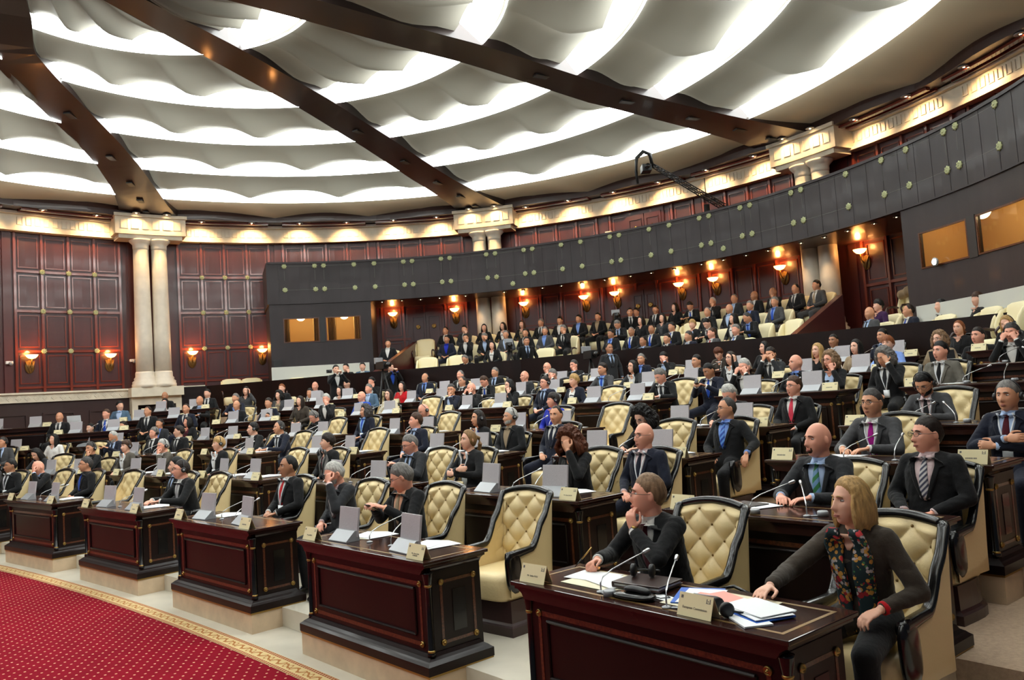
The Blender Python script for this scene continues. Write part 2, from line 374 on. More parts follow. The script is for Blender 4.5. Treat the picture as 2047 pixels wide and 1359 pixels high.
def build_figure(kind, yaw=0, vox=.0085, female=False, leg_open=.10, nod=None, k=1.0):
    key = (kind, yaw, vox, female, nod)
    if key in FIGS: return FIGS[key]
    P = pose_of(kind); F = Fig(); st = P['stand']
    hip = P['hip']; L = P['lean']; fs = .92 if female else 1.0
    up = V3(0, sin(L), cos(L)); fw = V3(0, cos(L), -sin(L)); X = V3(1, 0, 0)
    base = hip
    def T(x, y, h): return base + X * x + fw * y + up * h
    chest = T(0, 0, .36); neck = T(0, .005, .50); sh = {s: T(s * .172 * fs, -.005, .437) for s in (-1, 1)}
    hp = P['hpitch'] if nod is None else nod
    hm = Euler((hp + .0, 0, radians(yaw)), 'ZYX').to_matrix() if False else (Matrix.Rotation(radians(yaw), 3, 'Z') @ Matrix.Rotation(hp, 3, 'X'))
    hc = neck + up * .036 + V3(0, .016, .086) + (V3(0, .03, -.02) * (1 if hp < -.25 else 0))
    HM = Matrix.Translation(hc) @ hm.to_4x4() @ Matrix.Scale(1.07 if not female else 1.02, 4)
    F.head = HM; F.P = P; F.up = up; F.fw = fw; F.T = T; F.neck = neck; F.sh = sh
    # legs
    if st: legs = {s: (T(s * .09, 0, -.02), V3(s * .10, .02, .50), V3(s * .11, -.02, .09)) for s in (-1, 1)}
    else: legs = {s: (T(s * .09, .02, -.01), V3(s * (.09 + leg_open), .43, .52), V3(s * (.08 + leg_open), .40, .09)) for s in (-1, 1)}
    # ---- body: one continuous skin surface
    bm = bmesh.new()
    head_mesh(bm, HM, 56 if vox < .007 else 40)
    cap(bm, neck - up * .03, hc + hm @ V3(0, -.012, -.055), (.055 if female else .064), (.050 if female else .060), 16)
    ell(bm, T(0, -.005, .30), .145 * fs, .092, .19, Matrix.Rotation(-L, 3, 'X'), 16)
    ell(bm, T(0, -.0, .06), .15, .105, .15, Matrix.Rotation(-L, 3, 'X'), 16)
    cap(bm, sh[-1] - up * .03, sh[1] - up * .03, .040, .040); cap(bm, neck - up * .055 - X * .05, neck - up * .055 + X * .05, .045, .045)
    for s in (-1, 1):
        el, wr, hd, hn, cu = P['arms'][s]
        cap(bm, sh[s] - up * .01, el, .045 * fs, .037 * fs); cap(bm, el, wr, .037 * fs, .025 * fs)
        hand(bm, wr, hd, hn, cu, s)
        a, b, c_ = legs[s]
        cap(bm, a, b, .075, .052); cap(bm, b, c_, .050, .032); cap(bm, c_ + V3(0, -.02, -.052), c_ + V3(0, .12, -.062), .026, .022)
    F.body = remesh(bm, vox, 1, 'person_body', .4)
    # ---- jacket
    bm = bmesh.new()
    w = 1.0 * fs
    secs = [(-.06, .172, .125, .0), (.04, .178, .128, .0), (.14, .170, .122, .004), (.25, .176 * w, .124, .008), (.35, .182 * w, .120, .006), (.42, .165 * w, .098, .0), (.465, .130 * w, .076, -.006), (.495, .072 * w, .064, -.008)]
    if female: secs = [(-.06, .165, .12, 0), (.04, .165, .118, 0), (.13, .140, .105, .004), (.24, .150, .115, .012), (.33, .160, .118, .014), (.41, .160, .092, .0), (.455, .118, .070, -.006), (.487, .064, .058, -.008)]
    loft(bm, [ring_pts(T(0, yo, h), X, fw, rx, ry, 28, 2.4) for h, rx, ry, yo in secs])
    bt = bm.copy(); bmesh.ops.recalc_face_normals(bt, faces=bt.faces); F.bvh = BVHTree.FromBMesh(bt); bt.free()
    for s in (-1, 1): cap(bm, T(s * .045, -.012, .452), T(s * .155 * w, -.008, .418), .058, .062, 14)
    for s in (-1, 1):
        el, wr, hd, hn, cu = P['arms'][s]
        a0 = sh[s] - up * .015 - X * s * .01
        cap(bm, a0, el, .066 * fs, .054 * fs, 14); wv = (wr - el); cap(bm, el, wr - wv.normalized() * .03, .054 * fs, .041 * fs, 14)
    if not st:
        for s in (-1, 1): cap(bm, T(s * .08, .02, .0), T(s * .10, .13, -.01), .10, .085)
    else: loft(bm, [ring_pts(T(0, 0, -.20), X, fw, .175, .13, 24), ring_pts(T(0, 0, -.05), X, fw, .175, .128, 24)])
    F.jacket = remesh(bm, .014 if vox > .007 else .010, 3, 'jacket')
    # soft folds of the cloth
    vs = F.jacket.vertices; n = len(vs)
    co = np.empty(n * 3); no = np.empty(n * 3); vs.foreach_get('co', co); vs.foreach_get('normal', no); co = co.reshape(-1, 3); no = no.reshape(-1, 3)
    X_, Y_, Z_ = co.T
    w_ = .0017 * np.sin(X_ * 31 + 5 * np.sin(Z_ * 17)) * np.sin(Z_ * 43 + 4 * np.sin(Y_ * 21)) + .0008 * np.sin(X_ * 70 + Z_ * 55 + 6 * np.sin(Y_ * 30)) + .002 * np.sin(Z_ * 21 + X_ * 12)
    co = co + no * w_[:, None]; vs.foreach_set('co', co.ravel()); F.jacket.update()
    # cuffs of the shirt
    F.cuffs = []
    for s in (-1, 1):
        bm = bmesh.new(); el, wr, hd, hn, cu = P['arms'][s]; wv = (wr - el).normalized()
        tube(bm, [wr - wv * .05, wr - wv * .03, wr + wv * .002], [.034, .0355, .0335], 14)
        F.cuffs.append(bm_me(bm, 'cuff'))
    # ---- trousers and shoes
    bm = bmesh.new()
    ell(bm, T(0, -.01, .0), .170, .135, .12, None, 16)
    for s in (-1, 1):
        a, b, c_ = legs[s]; cap(bm, a, b, .095, .070, 14); cap(bm, b, c_ + V3(0, 0, -.01), .066, .052, 14)
    F.trousers = remesh(bm, .018, 2, 'trousers')
    F.shoes = []
    for s in (-1, 1):
        bm = bmesh.new(); c_ = legs[s][2]
        loft(bm, [ring_pts(c_ + V3(0, y, -.09 + h), X, V3(0, 0, 1), rx, rz, 12) for y, h, rx, rz in ((-.07, .04, .02, .03), (-.05, .045, .038, .045), (.03, .042, .042, .042), (.11, .034, .047, .034), (.17, .026, .038, .024), (.195, .022, .015, .012))])
        F.shoes.append(bm_me(bm, 'shoe'))
    FIGS[key] = F
    return F
def bm_me(bm, name, smooth=True):
    bmesh.ops.recalc_face_normals(bm, faces=bm.faces)
    me = bpy.data.meshes.new(name); bm.to_mesh(me); bm.free()
    if smooth: me.polygons.foreach_set('use_smooth', [True] * len(me.polygons))
    return me
def patch(F, rows, off, thick=.004, cols=6, bvh=None):
    """cloth lying on the chest: rows of (height, x left, x right); thrown onto the jacket along the chest normal"""
    bvh = bvh or F.bvh; bm = bmesh.new(); T = F.T; fr = []
    lasty = .12
    for h, xa, xb in rows:
        r = []
        for k in range(cols + 1):
            x = xa + (xb - xa) * k / cols; o = T(x, .5, h)
            hit = bvh.ray_cast(o, -F.fw, .6)
            y = (hit[0] - T(0, 0, 0)).dot(F.fw) if hit[0] else lasty
            if abs(y - lasty) > .05 and hit[0]: y = lasty
            r.append([x, h, y])
        lasty = sum(q[2] for q in r) / len(r)
        fr.append(r)
    A = [[bm.verts.new(T(x, y + off, h)) for x, h, y in r] for r in fr]; B = [[bm.verts.new(T(x, y + off - thick - .02, h)) for x, h, y in r] for r in fr]
    for i in range(len(A) - 1):
        for j in range(cols):
            bm.faces.new((A[i][j], A[i][j + 1], A[i + 1][j + 1], A[i + 1][j])); bm.faces.new((B[i][j], B[i + 1][j], B[i + 1][j + 1], B[i][j + 1]))
        bm.faces.new((A[i][0], A[i + 1][0], B[i + 1][0], B[i][0])); bm.faces.new((A[i][cols], B[i][cols], B[i + 1][cols], A[i + 1][cols]))
    for i in (0, len(A) - 1):
        for j in range(cols): bm.faces.new((A[i][j], A[i][j + 1], B[i][j + 1], B[i][j]))
    return bm_me(bm, 'patch')
def dress(F, style):
    """cached shirt, lapels and tie for a figure"""
    if not hasattr(F, 'cl'): F.cl = {}
    if style in F.cl: return F.cl[style]
    H = [.464, .45, .42, .38, .33, .27, .21, .16]
    if style == 'suit':
        w = [.058, .064, .070, .066, .056, .040, .022, .008]
        shirt = patch(F, [(h, -a, a) for h, a in zip(H, w)], .007)
        # collar wings and stand
        bm = bmesh.new(); T = F.T
        for s in (-1, 1):
            def fl(x, h, dy=.012):
                hit = F.bvh.ray_cast(T(x, .5, h), -F.fw, .6); return (hit[0] - T(0, 0, 0)).dot(F.fw) + dy if hit[0] else .07
            pts = [T(s * .050, .046, .497), T(s * .004, .074, .474), T(s * .030, fl(s * .03, .430), .430), T(s * .060, fl(s * .06, .452), .452)]
            v = [bm.verts.new(p) for p in pts] + [bm.verts.new(p - F.fw * .008) for p in pts]
            bm.faces.new(v[:4]); bm.faces.new(v[7:3:-1])
            for a in range(4): bm.faces.new((v[a], v[4 + a], v[4 + (a + 1) % 4], v[(a + 1) % 4]))
        rr = []
        for h, r in ((.462, .071), (.482, .067), (.500, .064)): rr.append(ring_pts(T(0, .002 + (h - .47) * .25, h), V3(1, 0, 0), F.fw, r, r, 24))
        loft(bm, rr, False)
        me = bm_me(bm, 'collar')
        tie = patch(F, [(.466, -.015, .015), (.452, -.020, .020), (.44, -.014, .014), (.40, -.022, .022), (.34, -.028, .028), (.27, -.033, .033), (.2, -.036, .036), (.17, -.03, .03)], .013, cols=3)
        laps = []
        for s in (-1, 1):
            rows = [(.462, .060, .080), (.448, .064, .094), (.425, .069, .116), (.405, .071, .130), (.392, .069, .104), (.36, .064, .098), (.31, .050, .083), (.26, .036, .064), (.21, .020, .042), (.165, .006, .018)]
            laps.append(patch(F, [(h, s * a, s * b) for h, a, b in rows], .013, cols=4))
        F.cl[style] = (shirt, me, tie, laps)
    elif style == 'open':     # woman's jacket over a top
        w = [.05, .064, .070, .068, .058, .046, .034, .024]
        shirt = patch(F, [(h, -a, a) for h, a in zip([.44, .42, .39, .35, .30, .25, .2, .15], w)], .005)
        skinv = patch(F, [(.470, -.055, .055), (.44, -.045, .045), (.41, -.026, .026), (.385, -.008, .008)], .010)
        F.cl[style] = (shirt, skinv)
    elif style == 'lanyard':
        ms = []
        for s in (-1, 1): ms.append(patch(F, [(.482, s * .055, s * .064), (.44, s * .058, s * .070), (.38, s * .047, s * .058), (.30, s * .028, s * .039), (.22, s * .010, s * .020), (.16, s * -.002, s * .009)], .018, cols=2))
        badge = patch(F, [(.165, -.038, .038), (.10, -.038, .038), (.06, -.038, .038)], .022, cols=3)
        F.cl[style] = (ms, badge)
    elif style == 'scarf':
        ms = []
        for s in (-1, 1): ms.append(patch(F, [(.505, s * .03, s * .085), (.47, s * .03, s * .105), (.42, s * .03, s * .12), (.35, s * .028, s * .12), (.27, s * .02, s * .115), (.18, s * .02, s * .11), (.08, s * .02, s * .105), (.0, s * .02, s * .10), (-.05, s * .02, s * .10)], .022, cols=6))
        F.cl[style] = ms
    return F.cl[style]
# ---- hair, made once per style in head coordinates
def hair_mesh(style):
    import mathutils.noise as mn
    bm = bmesh.new(); nu, nv = 56, 40; rings = []
    for j in range(nv + 1):
        ph = -pi / 2 + .02 + (pi - .04) * j / nv; row = []
        for i in range(nu):
            th = 2 * pi * i / nu; d = Vector((cos(ph) * sin(th), cos(ph) * cos(th), sin(ph)))
            p = head_r(d); az = abs(((math.degrees(th) + 180) % 360) - 180)       # 0 in front, 180 behind
            # height of the hair line for this azimuth
            line = float(np.interp(az, [0, 35, 60, 78, 92, 110, 140, 180], [.070, .066, .045, .012, .018, -.030, -.062, -.070]))
            th_ = .012; top = None
            if style == 'cropped': th_ = .007
            if style == 'receding': line = float(np.interp(az, [0, 20, 40, 60, 78, 92, 110, 140, 180], [.088, .092, .094, .060, .015, .018, -.03, -.062, -.07])); th_ = .009
            if style == 'balding': th_ = .008; top = .062 if az > 75 else -1
            if style in ('bob', 'long', 'curly', 'pony', 'bigcurly'): line = float(np.interp(az, [0, 25, 45, 62, 80, 95, 120, 180], [.084, .078, .060, .020, -.04, -.07, -.085, -.09])); th_ = .015
            if style == 'pony': th_ = .009
            if style in ('curly', 'bigcurly'): th_ = .035 if style == 'curly' else .05
            if style == 'full': th_ = .017
            if style == 'fringe': line = float(np.interp(az, [0, 40, 60, 78, 92, 110, 140, 180], [.038, .040, .02, -.01, -.03, -.045, -.07, -.075])); th_ = .020
            m = (p.z - line) / (.055 if style in ('short', 'full', 'side', 'receding', 'cropped', 'balding', 'fringe') else .018)
            if top is not None: m = min(m, (top - p.z) / .012)
            m = max(-1, min(1, m))
            nz = mn.noise(Vector((d.x * 5, d.y * 3, d.z * 4))) * .30 + mn.noise(d * 20) * .06
            if style in ('curly', 'bigcurly'): nz = mn.noise(d * 6) * .5 + mn.noise(d * 14) * .5
            tt = th_ * (1 + nz)
            if style in ('short', 'full', 'side') and p.z > .06: tt *= 1.12 + (.35 * (d.x + .2) if style == 'side' else 0)
            dsp = tt * (m if m > 0 else .8 * m)
            if m <= 0: dsp = -.004 + .010 * m
            row.append(p + d * dsp)
        rings.append(row)
    loft(bm, rings)
    if style in ('bob', 'long', 'curly', 'pony', 'bigcurly'):
        n = 30
        for i in range(n):
            az = radians(66 + (294 - 66) * i / (n - 1)); ln = {'bob': .19, 'long': .27, 'curly': .17, 'pony': .0, 'bigcurly': .20}[style] * random.uniform(.88, 1.06)
            if style == 'pony': continue
            rr = .098 if style in ('bob', 'long') else .118; out = .018 if style == 'bob' else .012
            if style == 'bigcurly': out = .05; rr = .125
            pts = []
            for k in range(6):
                u = k / 5; w = rr + out * sin(u * 2.6) + (random.uniform(-.012, .012) if 'curly' in style else random.uniform(-.004, .004))
                sx = .80
                pts.append(Vector((sin(az) * w * sx, cos(az) * w, .035 - ln * u)))
            r = .020 if 'curly' in style else .0145
            tube(bm, pts, [r * .8, r, r * 1.1, r * 1.05, r * .9, r * .35], 8)
        if 'curly' in style:
            for q in range(46):
                d = Vector((random.gauss(0, 1), random.gauss(-.6, .7), random.gauss(0, .8))).normalized()
                if d.y > .45: continue
                ell(bm, Vector((d.x * .115, d.y * .12 - .01, d.z * .125 - .03)), .028, .028, .028, None, 8)
    if style == 'pony':
        tube(bm, [Vector((0, -.10, .03)), Vector((0, -.135, .01)), Vector((0, -.15, -.06)), Vector((.02, -.14, -.14)), Vector((.04, -.11, -.20))], [.02, .026, .028, .024, .008], 10)
    me = remesh(bm, .006 if style not in ('curly', 'bigcurly') else .007, 1, 'hair', .3)
    n = len(me.vertices); co = np.empty(n * 3); no = np.empty(n * 3); me.vertices.foreach_get('co', co); me.vertices.foreach_get('normal', no); co = co.reshape(-1, 3); no = no.reshape(-1, 3)
    X_, Y_, Z_ = co.T; an = np.arctan2(X_, -Y_)
    w_ = (.0011 * np.sin(an * 40 + 1.5 * np.sin(Z_ * 30) + Y_ * 60) + .0008 * np.sin(an * 83 + 2 * np.sin(Z_ * 25) + Y_ * 90)) * (2.2 if 'curly' in style else 1)
    co = co + no * w_[:, None]; me.vertices.foreach_set('co', co.ravel()); me.update()
    return me
HAIRS = {}
def face_parts():
    """eyes, irises, brows in head coordinates"""
    d = {}
    bm = bmesh.new()
    for s in (-1, 1):
        ell(bm, Vector((s * .031, .0735, .011)), .0125, .0108, .0064, None, 12)
        d['eye', s] = bm_me(bm, 'eye'); bm = bmesh.new()
        ell(bm, Vector((s * .031, .0825, .0110)), .0050, .0030, .0048, None, 8)
        d['iris', s] = bm_me(bm, 'iris'); bm = bmesh.new()
        tube(bm, [head_r(Vector((s * x, .09, z)).normalized()) + Vector((0, .003, 0)) for x, z in ((.012, .030), (.024, .036), (.038, .036), (.050, .030))], [.002, .0042, .0038, .0015], 6)
        d['brow', s] = bm_me(bm, 'brow'); bm = bmesh.new()
    for dz, w, r in ((-.0635, .021, .0034), (-.0715, .017, .0042)):
        tube(bm, [Vector((x * w, .0985 + (.0075) * (1 - x * x) - .010 * x * x, dz - (.003 * x * x if dz > -.07 else -.003 * x * x))) for x in (-1, -.6, -.2, .2, .6, 1)], [r * .3, r, r, r, r, r * .3], 6)
    d['lips'] = bm_me(bm, 'lips'); bm = bmesh.new()
    for s in (-1, 1):
        c_ = Vector((s * .033, .108, .010)); tube(bm, [c_ + Vector((cos(a) * .024, -.004 * abs(cos(a)) * (1 if s * cos(a) > 0 else 0), sin(a) * .016)) for a in [2 * pi * i / 16 for i in range(17)]], .0016, 5)
        tube(bm, [c_ + Vector((s * .024, -.004, .004)), Vector((s * .078, .04, .010)), Vector((s * .086, -.005, .012))], .0017, 5)
    tube(bm, [Vector((-.010, .110, .014)), Vector((0, .113, .016)), Vector((.010, .110, .014))], .0016, 5)
    d['glasses'] = bm_me(bm, 'glasses'); bm = bmesh.new()
    for s in (-1, 1):
        cc = Vector((s * .088, -.008, -.004)); rings = []
        for x, r in ((0, .026), (.006, .032), (.020, .032), (.026, .024)): rings.append(ring_pts(cc + Vector((s * x, 0, 0)), Vector((0, 1, 0)), Vector((0, 0, 1)), r, r, 16))
        loft(bm, rings)
    tube(bm, [Vector((sin(a) * .104, -.012, cos(a) * .136 - .006)) for a in [radians(-88 + 176 * i / 14) for i in range(15)]], .0055, 6)
    d['headphones'] = bm_me(bm, 'headphones'); bm = bmesh.new()
    for s in (-1, 1):
        ell(bm, Vector((s * .116, -.008, -.004)), .003, .014, .014, None, 10)
        d['earcap', s] = bm_me(bm, 'earcap'); bm = bmesh.new()
    # beard: follows jaw and chin
    rows = []
    for j in range(9):
        zz = -.045 - .075 * j / 8; row = []
        for i in range(21):
            a = radians(-80 + 160 * i / 20); d0 = Vector((sin(a) * .085, cos(a) * .085, zz)).normalized(); q = head_r(d0)
            grow = .0055 * min(1, (j + .4) / 3)
            if abs(a) < .3 and j < 3: grow = -.004 if j in (1, 2) else .004
            row.append(q + d0 * grow)
        rows.append(row)
    A = [[bm.verts.new(q) for q in r] for r in rows]
    for i in range(8):
        for j in range(20): bm.faces.new((A[i][j], A[i][j + 1], A[i + 1][j + 1], A[i + 1][j]))
    d['beard'] = bm_me(bm, 'beard')
    bm = bmesh.new(); A = []
    for j in range(7):
        zz = -.050 - .070 * j / 6; row = []
        for i in range(13):
            a = radians(-30 + 60 * i / 12) * (1 - .25 * abs(j - 3) / 3); d0 = Vector((sin(a) * .085, cos(a) * .085, zz)).normalized(); q = head_r(d0)
            e = min(1, (6 - abs(i - 6)) / 2) * min(1, (j + .3) / 1, (6.3 - j) / 1); row.append(bm.verts.new(q + d0 * (.0035 * e - .001 if not (j in (1, 2) and abs(i - 6) < 4) else -.004)))
        A.append(row)
    for i in range(6):
        for j in range(12): bm.faces.new((A[i][j], A[i][j + 1], A[i + 1][j + 1], A[i + 1][j]))
    d['goatee'] = bm_me(bm, 'beard')
    return d
FP = face_parts()
def mobj(name, me, m, parent, mw=None):
    if not me.materials: me.materials.append(M['paper'])
    o = bpy.data.objects.new(name, me); C.objects.link(o); o.parent = parent
    o.material_slots[0].link = 'OBJECT'; o.material_slots[0].material = M[m] if isinstance(m, str) else m
    if mw is not None: o.matrix_local = mw
    return o
def person(loc, rz, kind, yaw, hair, style, suit, shirt, tie, skin, label, extras='', female=False, near=1, scale=1.0, group=None, name='person', nod=None, trousers=None):
    """near 2: fine mesh and full face; 1: normal; 0: far"""
    vox = {2: .0055, 1: .0085, 0: .013}[near]
    F = build_figure(kind, yaw, vox, female, nod=nod)
    r = thing(name, label, 'person', loc, rz, group); r.scale = (scale,) * 3
    b = mobj('body', F.body, 'sk_' + skin, r)
    j = mobj('jacket' if 'sweater' not in extras else 'sweater', F.jacket, 'c_' + suit, r)
    mobj('trousers' if not female else 'trousers', F.trousers, 'c_' + (trousers or (suit if suit in ('black', 'navy', 'charcoal', 'grey') else 'black')), r)
    for me in F.shoes: mobj('shoe', me, 'black', r)
    if tie != 'none' or not female:
        sh, col, ti, laps = dress(F, 'suit')
        if 'sweater' not in extras:
            mobj('shirt', sh, 'c_' + shirt, r); mobj('collar', col, 'c_' + shirt, r)
            if near:
                for me in F.cuffs: mobj('cuff', me, 'c_' + shirt, r)
            if tie not in ('none', 'open'): mobj('tie', ti, tie if tie.startswith('tie_') else 'c_' + tie, r)
            if near:
                for l in laps: mobj('lapel', l, 'c_' + suit, j)
    else:
        sh, sv = dress(F, 'open'); mobj('blouse', sh, 'c_' + shirt, r); mobj('neckline', sv, 'sk_' + skin, r)
    if 'lanyard' in extras and near:
        ms, bd = dress(F, 'lanyard'); ln = mobj('lanyard', ms[0], 'lanyardblue' if 'bluelan' in extras else 'lanyard', r)
        mobj('strap', ms[1], 'lanyardblue' if 'bluelan' in extras else 'lanyard', ln); mobj('badge', bd, 'paper', ln)
    if 'scarf' in extras:
        for me in dress(F, 'scarf'): mobj('scarf', me, 'c_floral' if 'floral' in extras else 'c_stripedshawl', r)
    if style != 'none':
        if style not in HAIRS: HAIRS[style] = hair_mesh(style)
        h = mobj('hair', HAIRS[style], 'h_' + hair, r, F.head)
    if near:
        for s in (-1, 1):
            e = mobj('eye', FP['eye', s], 'eye', r, F.head); mobj('iris', FP['iris', s], 'iris', e)
            mobj('eyebrow', FP['brow', s], 'h_' + hair, r, F.head)
        mobj('lips', FP['lips'], 'lips', r, F.head)
    if 'glasses' in extras and near: mobj('glasses', FP['glasses'], 'rim', r, F.head)
    if 'beard' in extras: mobj('beard', FP['goatee' if hair == 'bald' else 'beard'], 'h_' + ('brown' if hair == 'bald' else hair), r, F.head)
    if 'phones' in extras:
        hp = mobj('headphones', FP['headphones'], 'blackmat', r, F.head)
        for s in (-1, 1):
            if near: mobj('earcap', FP['earcap', s], 'silver', hp)
    return r
# ---------------------------------------------------------------- floor: well, carpet, terraces
def carpet_mat():
    m = mat('red dotted carpet', s2l((142, 20, 42)), .95, spec=.08); nt = m.node_tree; bs = nt.nodes['Principled BSDF']
    tc = nt.nodes.new('ShaderNodeTexCoord'); mp = nt.nodes.new('ShaderNodeMapping'); mp.inputs['Rotation'].default_value = (0, 0, radians(-8)); mp.inputs['Scale'].default_value = (11.5, 11.5, 1)
    nt.links.new(tc.outputs['Object'], mp.inputs[0])
    v = nt.nodes.new('ShaderNodeTexVoronoi'); v.inputs['Randomness'].default_value = 0; v.inputs['Scale'].default_value = 1; v.voronoi_dimensions = '2D'
    nt.links.new(mp.outputs[0], v.inputs[0]); lt = nt.nodes.new('ShaderNodeMath'); lt.operation = 'LESS_THAN'; lt.inputs[1].default_value = .115; nt.links.new(v.outputs[0], lt.inputs[0])
    nz = nt.nodes.new('ShaderNodeTexNoise'); nz.inputs['Scale'].default_value = 3
    nt.links.new(tc.outputs['Object'], nz.inputs[0]); r = nt.nodes.new('ShaderNodeMapRange'); r.inputs['To Min'].default_value = .8; r.inputs['To Max'].default_value = 1.2; nt.links.new(nz.outputs[0], r.inputs[0])
    vm = nt.nodes.new('ShaderNodeVectorMath'); vm.operation = 'SCALE'; vm.inputs[0].default_value = s2l((128, 12, 32)); nt.links.new(r.outputs[0], vm.inputs['Scale'])
    mx = nt.nodes.new('ShaderNodeMix'); mx.data_type = 'RGBA'; mx.inputs[7].default_value = (*s2l((228, 176, 140)), 1)
    nt.links.new(lt.outputs[0], mx.inputs[0]); nt.links.new(vm.outputs[0], mx.inputs[6]); nt.links.new(mx.outputs[2], bs.inputs['Base Color'])
    M['carpet'] = m
    m = mat('patterned carpet border', s2l((206, 178, 128)), .95, spec=.08); nt = m.node_tree; bs = nt.nodes['Principled BSDF']
    uv = nt.nodes.new('ShaderNodeUVMap'); sep = nt.nodes.new('ShaderNodeSeparateXYZ'); nt.links.new(uv.outputs[0], sep.inputs[0])
    def math_(op, a, b=None):
        n = nt.nodes.new('ShaderNodeMath'); n.operation = op
        for k, x in enumerate((a, b)):
            if x is None: continue
            if isinstance(x, (int, float)): n.inputs[k].default_value = x
            else: nt.links.new(x, n.inputs[k])
        return n.outputs[0]
    def band(v, a, b): return math_('MULTIPLY', math_('GREATER_THAN', v, a), math_('LESS_THAN', v, b))
    u_, v_ = sep.outputs[0], sep.outputs[1]
    key = math_('LESS_THAN', math_('FRACT', math_('MULTIPLY', u_, 28.0)), .5)
    edge = math_('ADD', math_('MULTIPLY', math_('ADD', band(v_, .06, .17), band(v_, .83, .94)), key), math_('ADD', math_('ADD', band(v_, .03, .06), band(v_, .17, .20)), math_('ADD', band(v_, .80, .83), band(v_, .94, .97))))
    wv = math_('SINE', math_('MULTIPLY', u_, 36.0)); leaf = math_('LESS_THAN', math_('ABSOLUTE', math_('SUBTRACT', math_('SUBTRACT', v_, .5), math_('MULTIPLY', wv, .12))), .055)
    l2 = math_('LESS_THAN', math_('ABSOLUTE', math_('ADD', math_('SUBTRACT', v_, .5), math_('MULTIPLY', math_('SINE', math_('MULTIPLY', u_, 54.0)), .17))), .04)
    mid = math_('MULTIPLY', math_('MAXIMUM', leaf, l2), band(v_, .24, .76))
    mx = nt.nodes.new('ShaderNodeMix'); mx.data_type = 'RGBA'; mx.inputs[6].default_value = (*s2l((212, 186, 136)), 1); mx.inputs[7].default_value = (*s2l((146, 52, 40)), 1); nt.links.new(edge, mx.inputs[0])
    m2 = nt.nodes.new('ShaderNodeMix'); m2.data_type = 'RGBA'; m2.inputs[7].default_value = (*s2l((168, 112, 66)), 1); nt.links.new(mx.outputs[2], m2.inputs[6]); nt.links.new(mid, m2.inputs[0])
    nt.links.new(m2.outputs[2], bs.inputs['Base Color']); M['border'] = m
carpet_mat()
def nsag(t): return -(t - 7.5) ** 2 / 120 - max(0, t - 14) ** 2 / 16
def npt(t, n, i=None, z=0.0):
    if i is None:
        p = A1 + NV * (n + sag(t, 0)) + TV * (t + n * gdiv(t)); return Vector((p.x, p.y, z))
    return rp(i, t, n, z)
def inside(p, R=13.68):
    d = Vector((p.x - HC.x, p.y - HC.y))
    if d.length > R: d = d * (R / d.length)
    return Vector((HC.x + d.x, HC.y + d.y, p.z))
def strip(name, fa, fb, t0, t1, m, kind='structure', step=.5, th=.0, uv=False, za=None):
    bm = bmesh.new(); n = max(2, int((t1 - t0) / step)); L = bm.loops.layers.uv.new('UVMap') if uv else None
    rows = []
    for k in range(n + 1):
        t = t0 + (t1 - t0) * k / n; a, b = fa(t), fb(t); row = [bm.verts.new(a), bm.verts.new(b)]
        if th: row += [bm.verts.new(b - Vector((0, 0, th))), bm.verts.new(a - Vector((0, 0, th)))]
        rows.append((row, t))
    for (a, ta), (b, tb) in zip(rows, rows[1:]):
        f = bm.faces.new((a[0], a[1], b[1], b[0]))
        if uv:
            for lp, q in zip(f.loops, ((ta, 0), (ta, 1), (tb, 1), (tb, 0))): lp[L].uv = q
        if th:
            for k in (1, 2, 3): bm.faces.new((a[k], a[(k + 1) % 4], b[(k + 1) % 4], b[k]))
    if th:
        for r in (rows[0][0], rows[-1][0]): bm.faces.new(r)
    bmesh.ops.recalc_face_normals(bm, faces=bm.faces)
    return mesh_obj(name, bm, m, kind=kind)
strip('floor', lambda t: npt(t, -7.0), lambda t: npt(t, .075), -7, 22, 'carpet')
o = strip('floor', lambda t: npt(t, .07, z=.004), lambda t: npt(t, .27, z=.004), -7, 22, 'border', uv=True, step=.35)
strip('floor', lambda t: npt(t, .25, z=-.002), lambda t: npt(t, .95, z=-.002), -7, 22, 'stonefloor')
TM = 23.0
for i in range(7):
    z = ROWZ[i]; z0 = ROWZ[i - 1] if i else 0
    f0 = (lambda t, i=i, z=z: inside(rp(i, t, .34, z)))
    f1 = (lambda t, i=i, z=z: inside(rp(i + 1, t, .36, z))) if i < 6 else (lambda t, z=z: inside(rp(6, t, 4.2, z)))
    strip('floor', f0, f1, -6.5, TM, 'stonefloor' if i == 0 else 'beigecarpet', th=z - z0 + .0)
# carpet runner of the side aisle
for a0, a1, mm in ((-1.05, -.62, 'carpet'), (-.62, -.50, 'border')):
    for i in range(7):
        strip('floor', lambda t, i=i: rp(i, a0 + (a1 - a0) * t, .36, ROWZ[i] + .006), lambda t, i=i: rp(min(6, i + 1), a0 + (a1 - a0) * t, .345 if i < 6 else 1.8, ROWZ[i] + .006), 0, 1, mm, step=.5, uv=True)
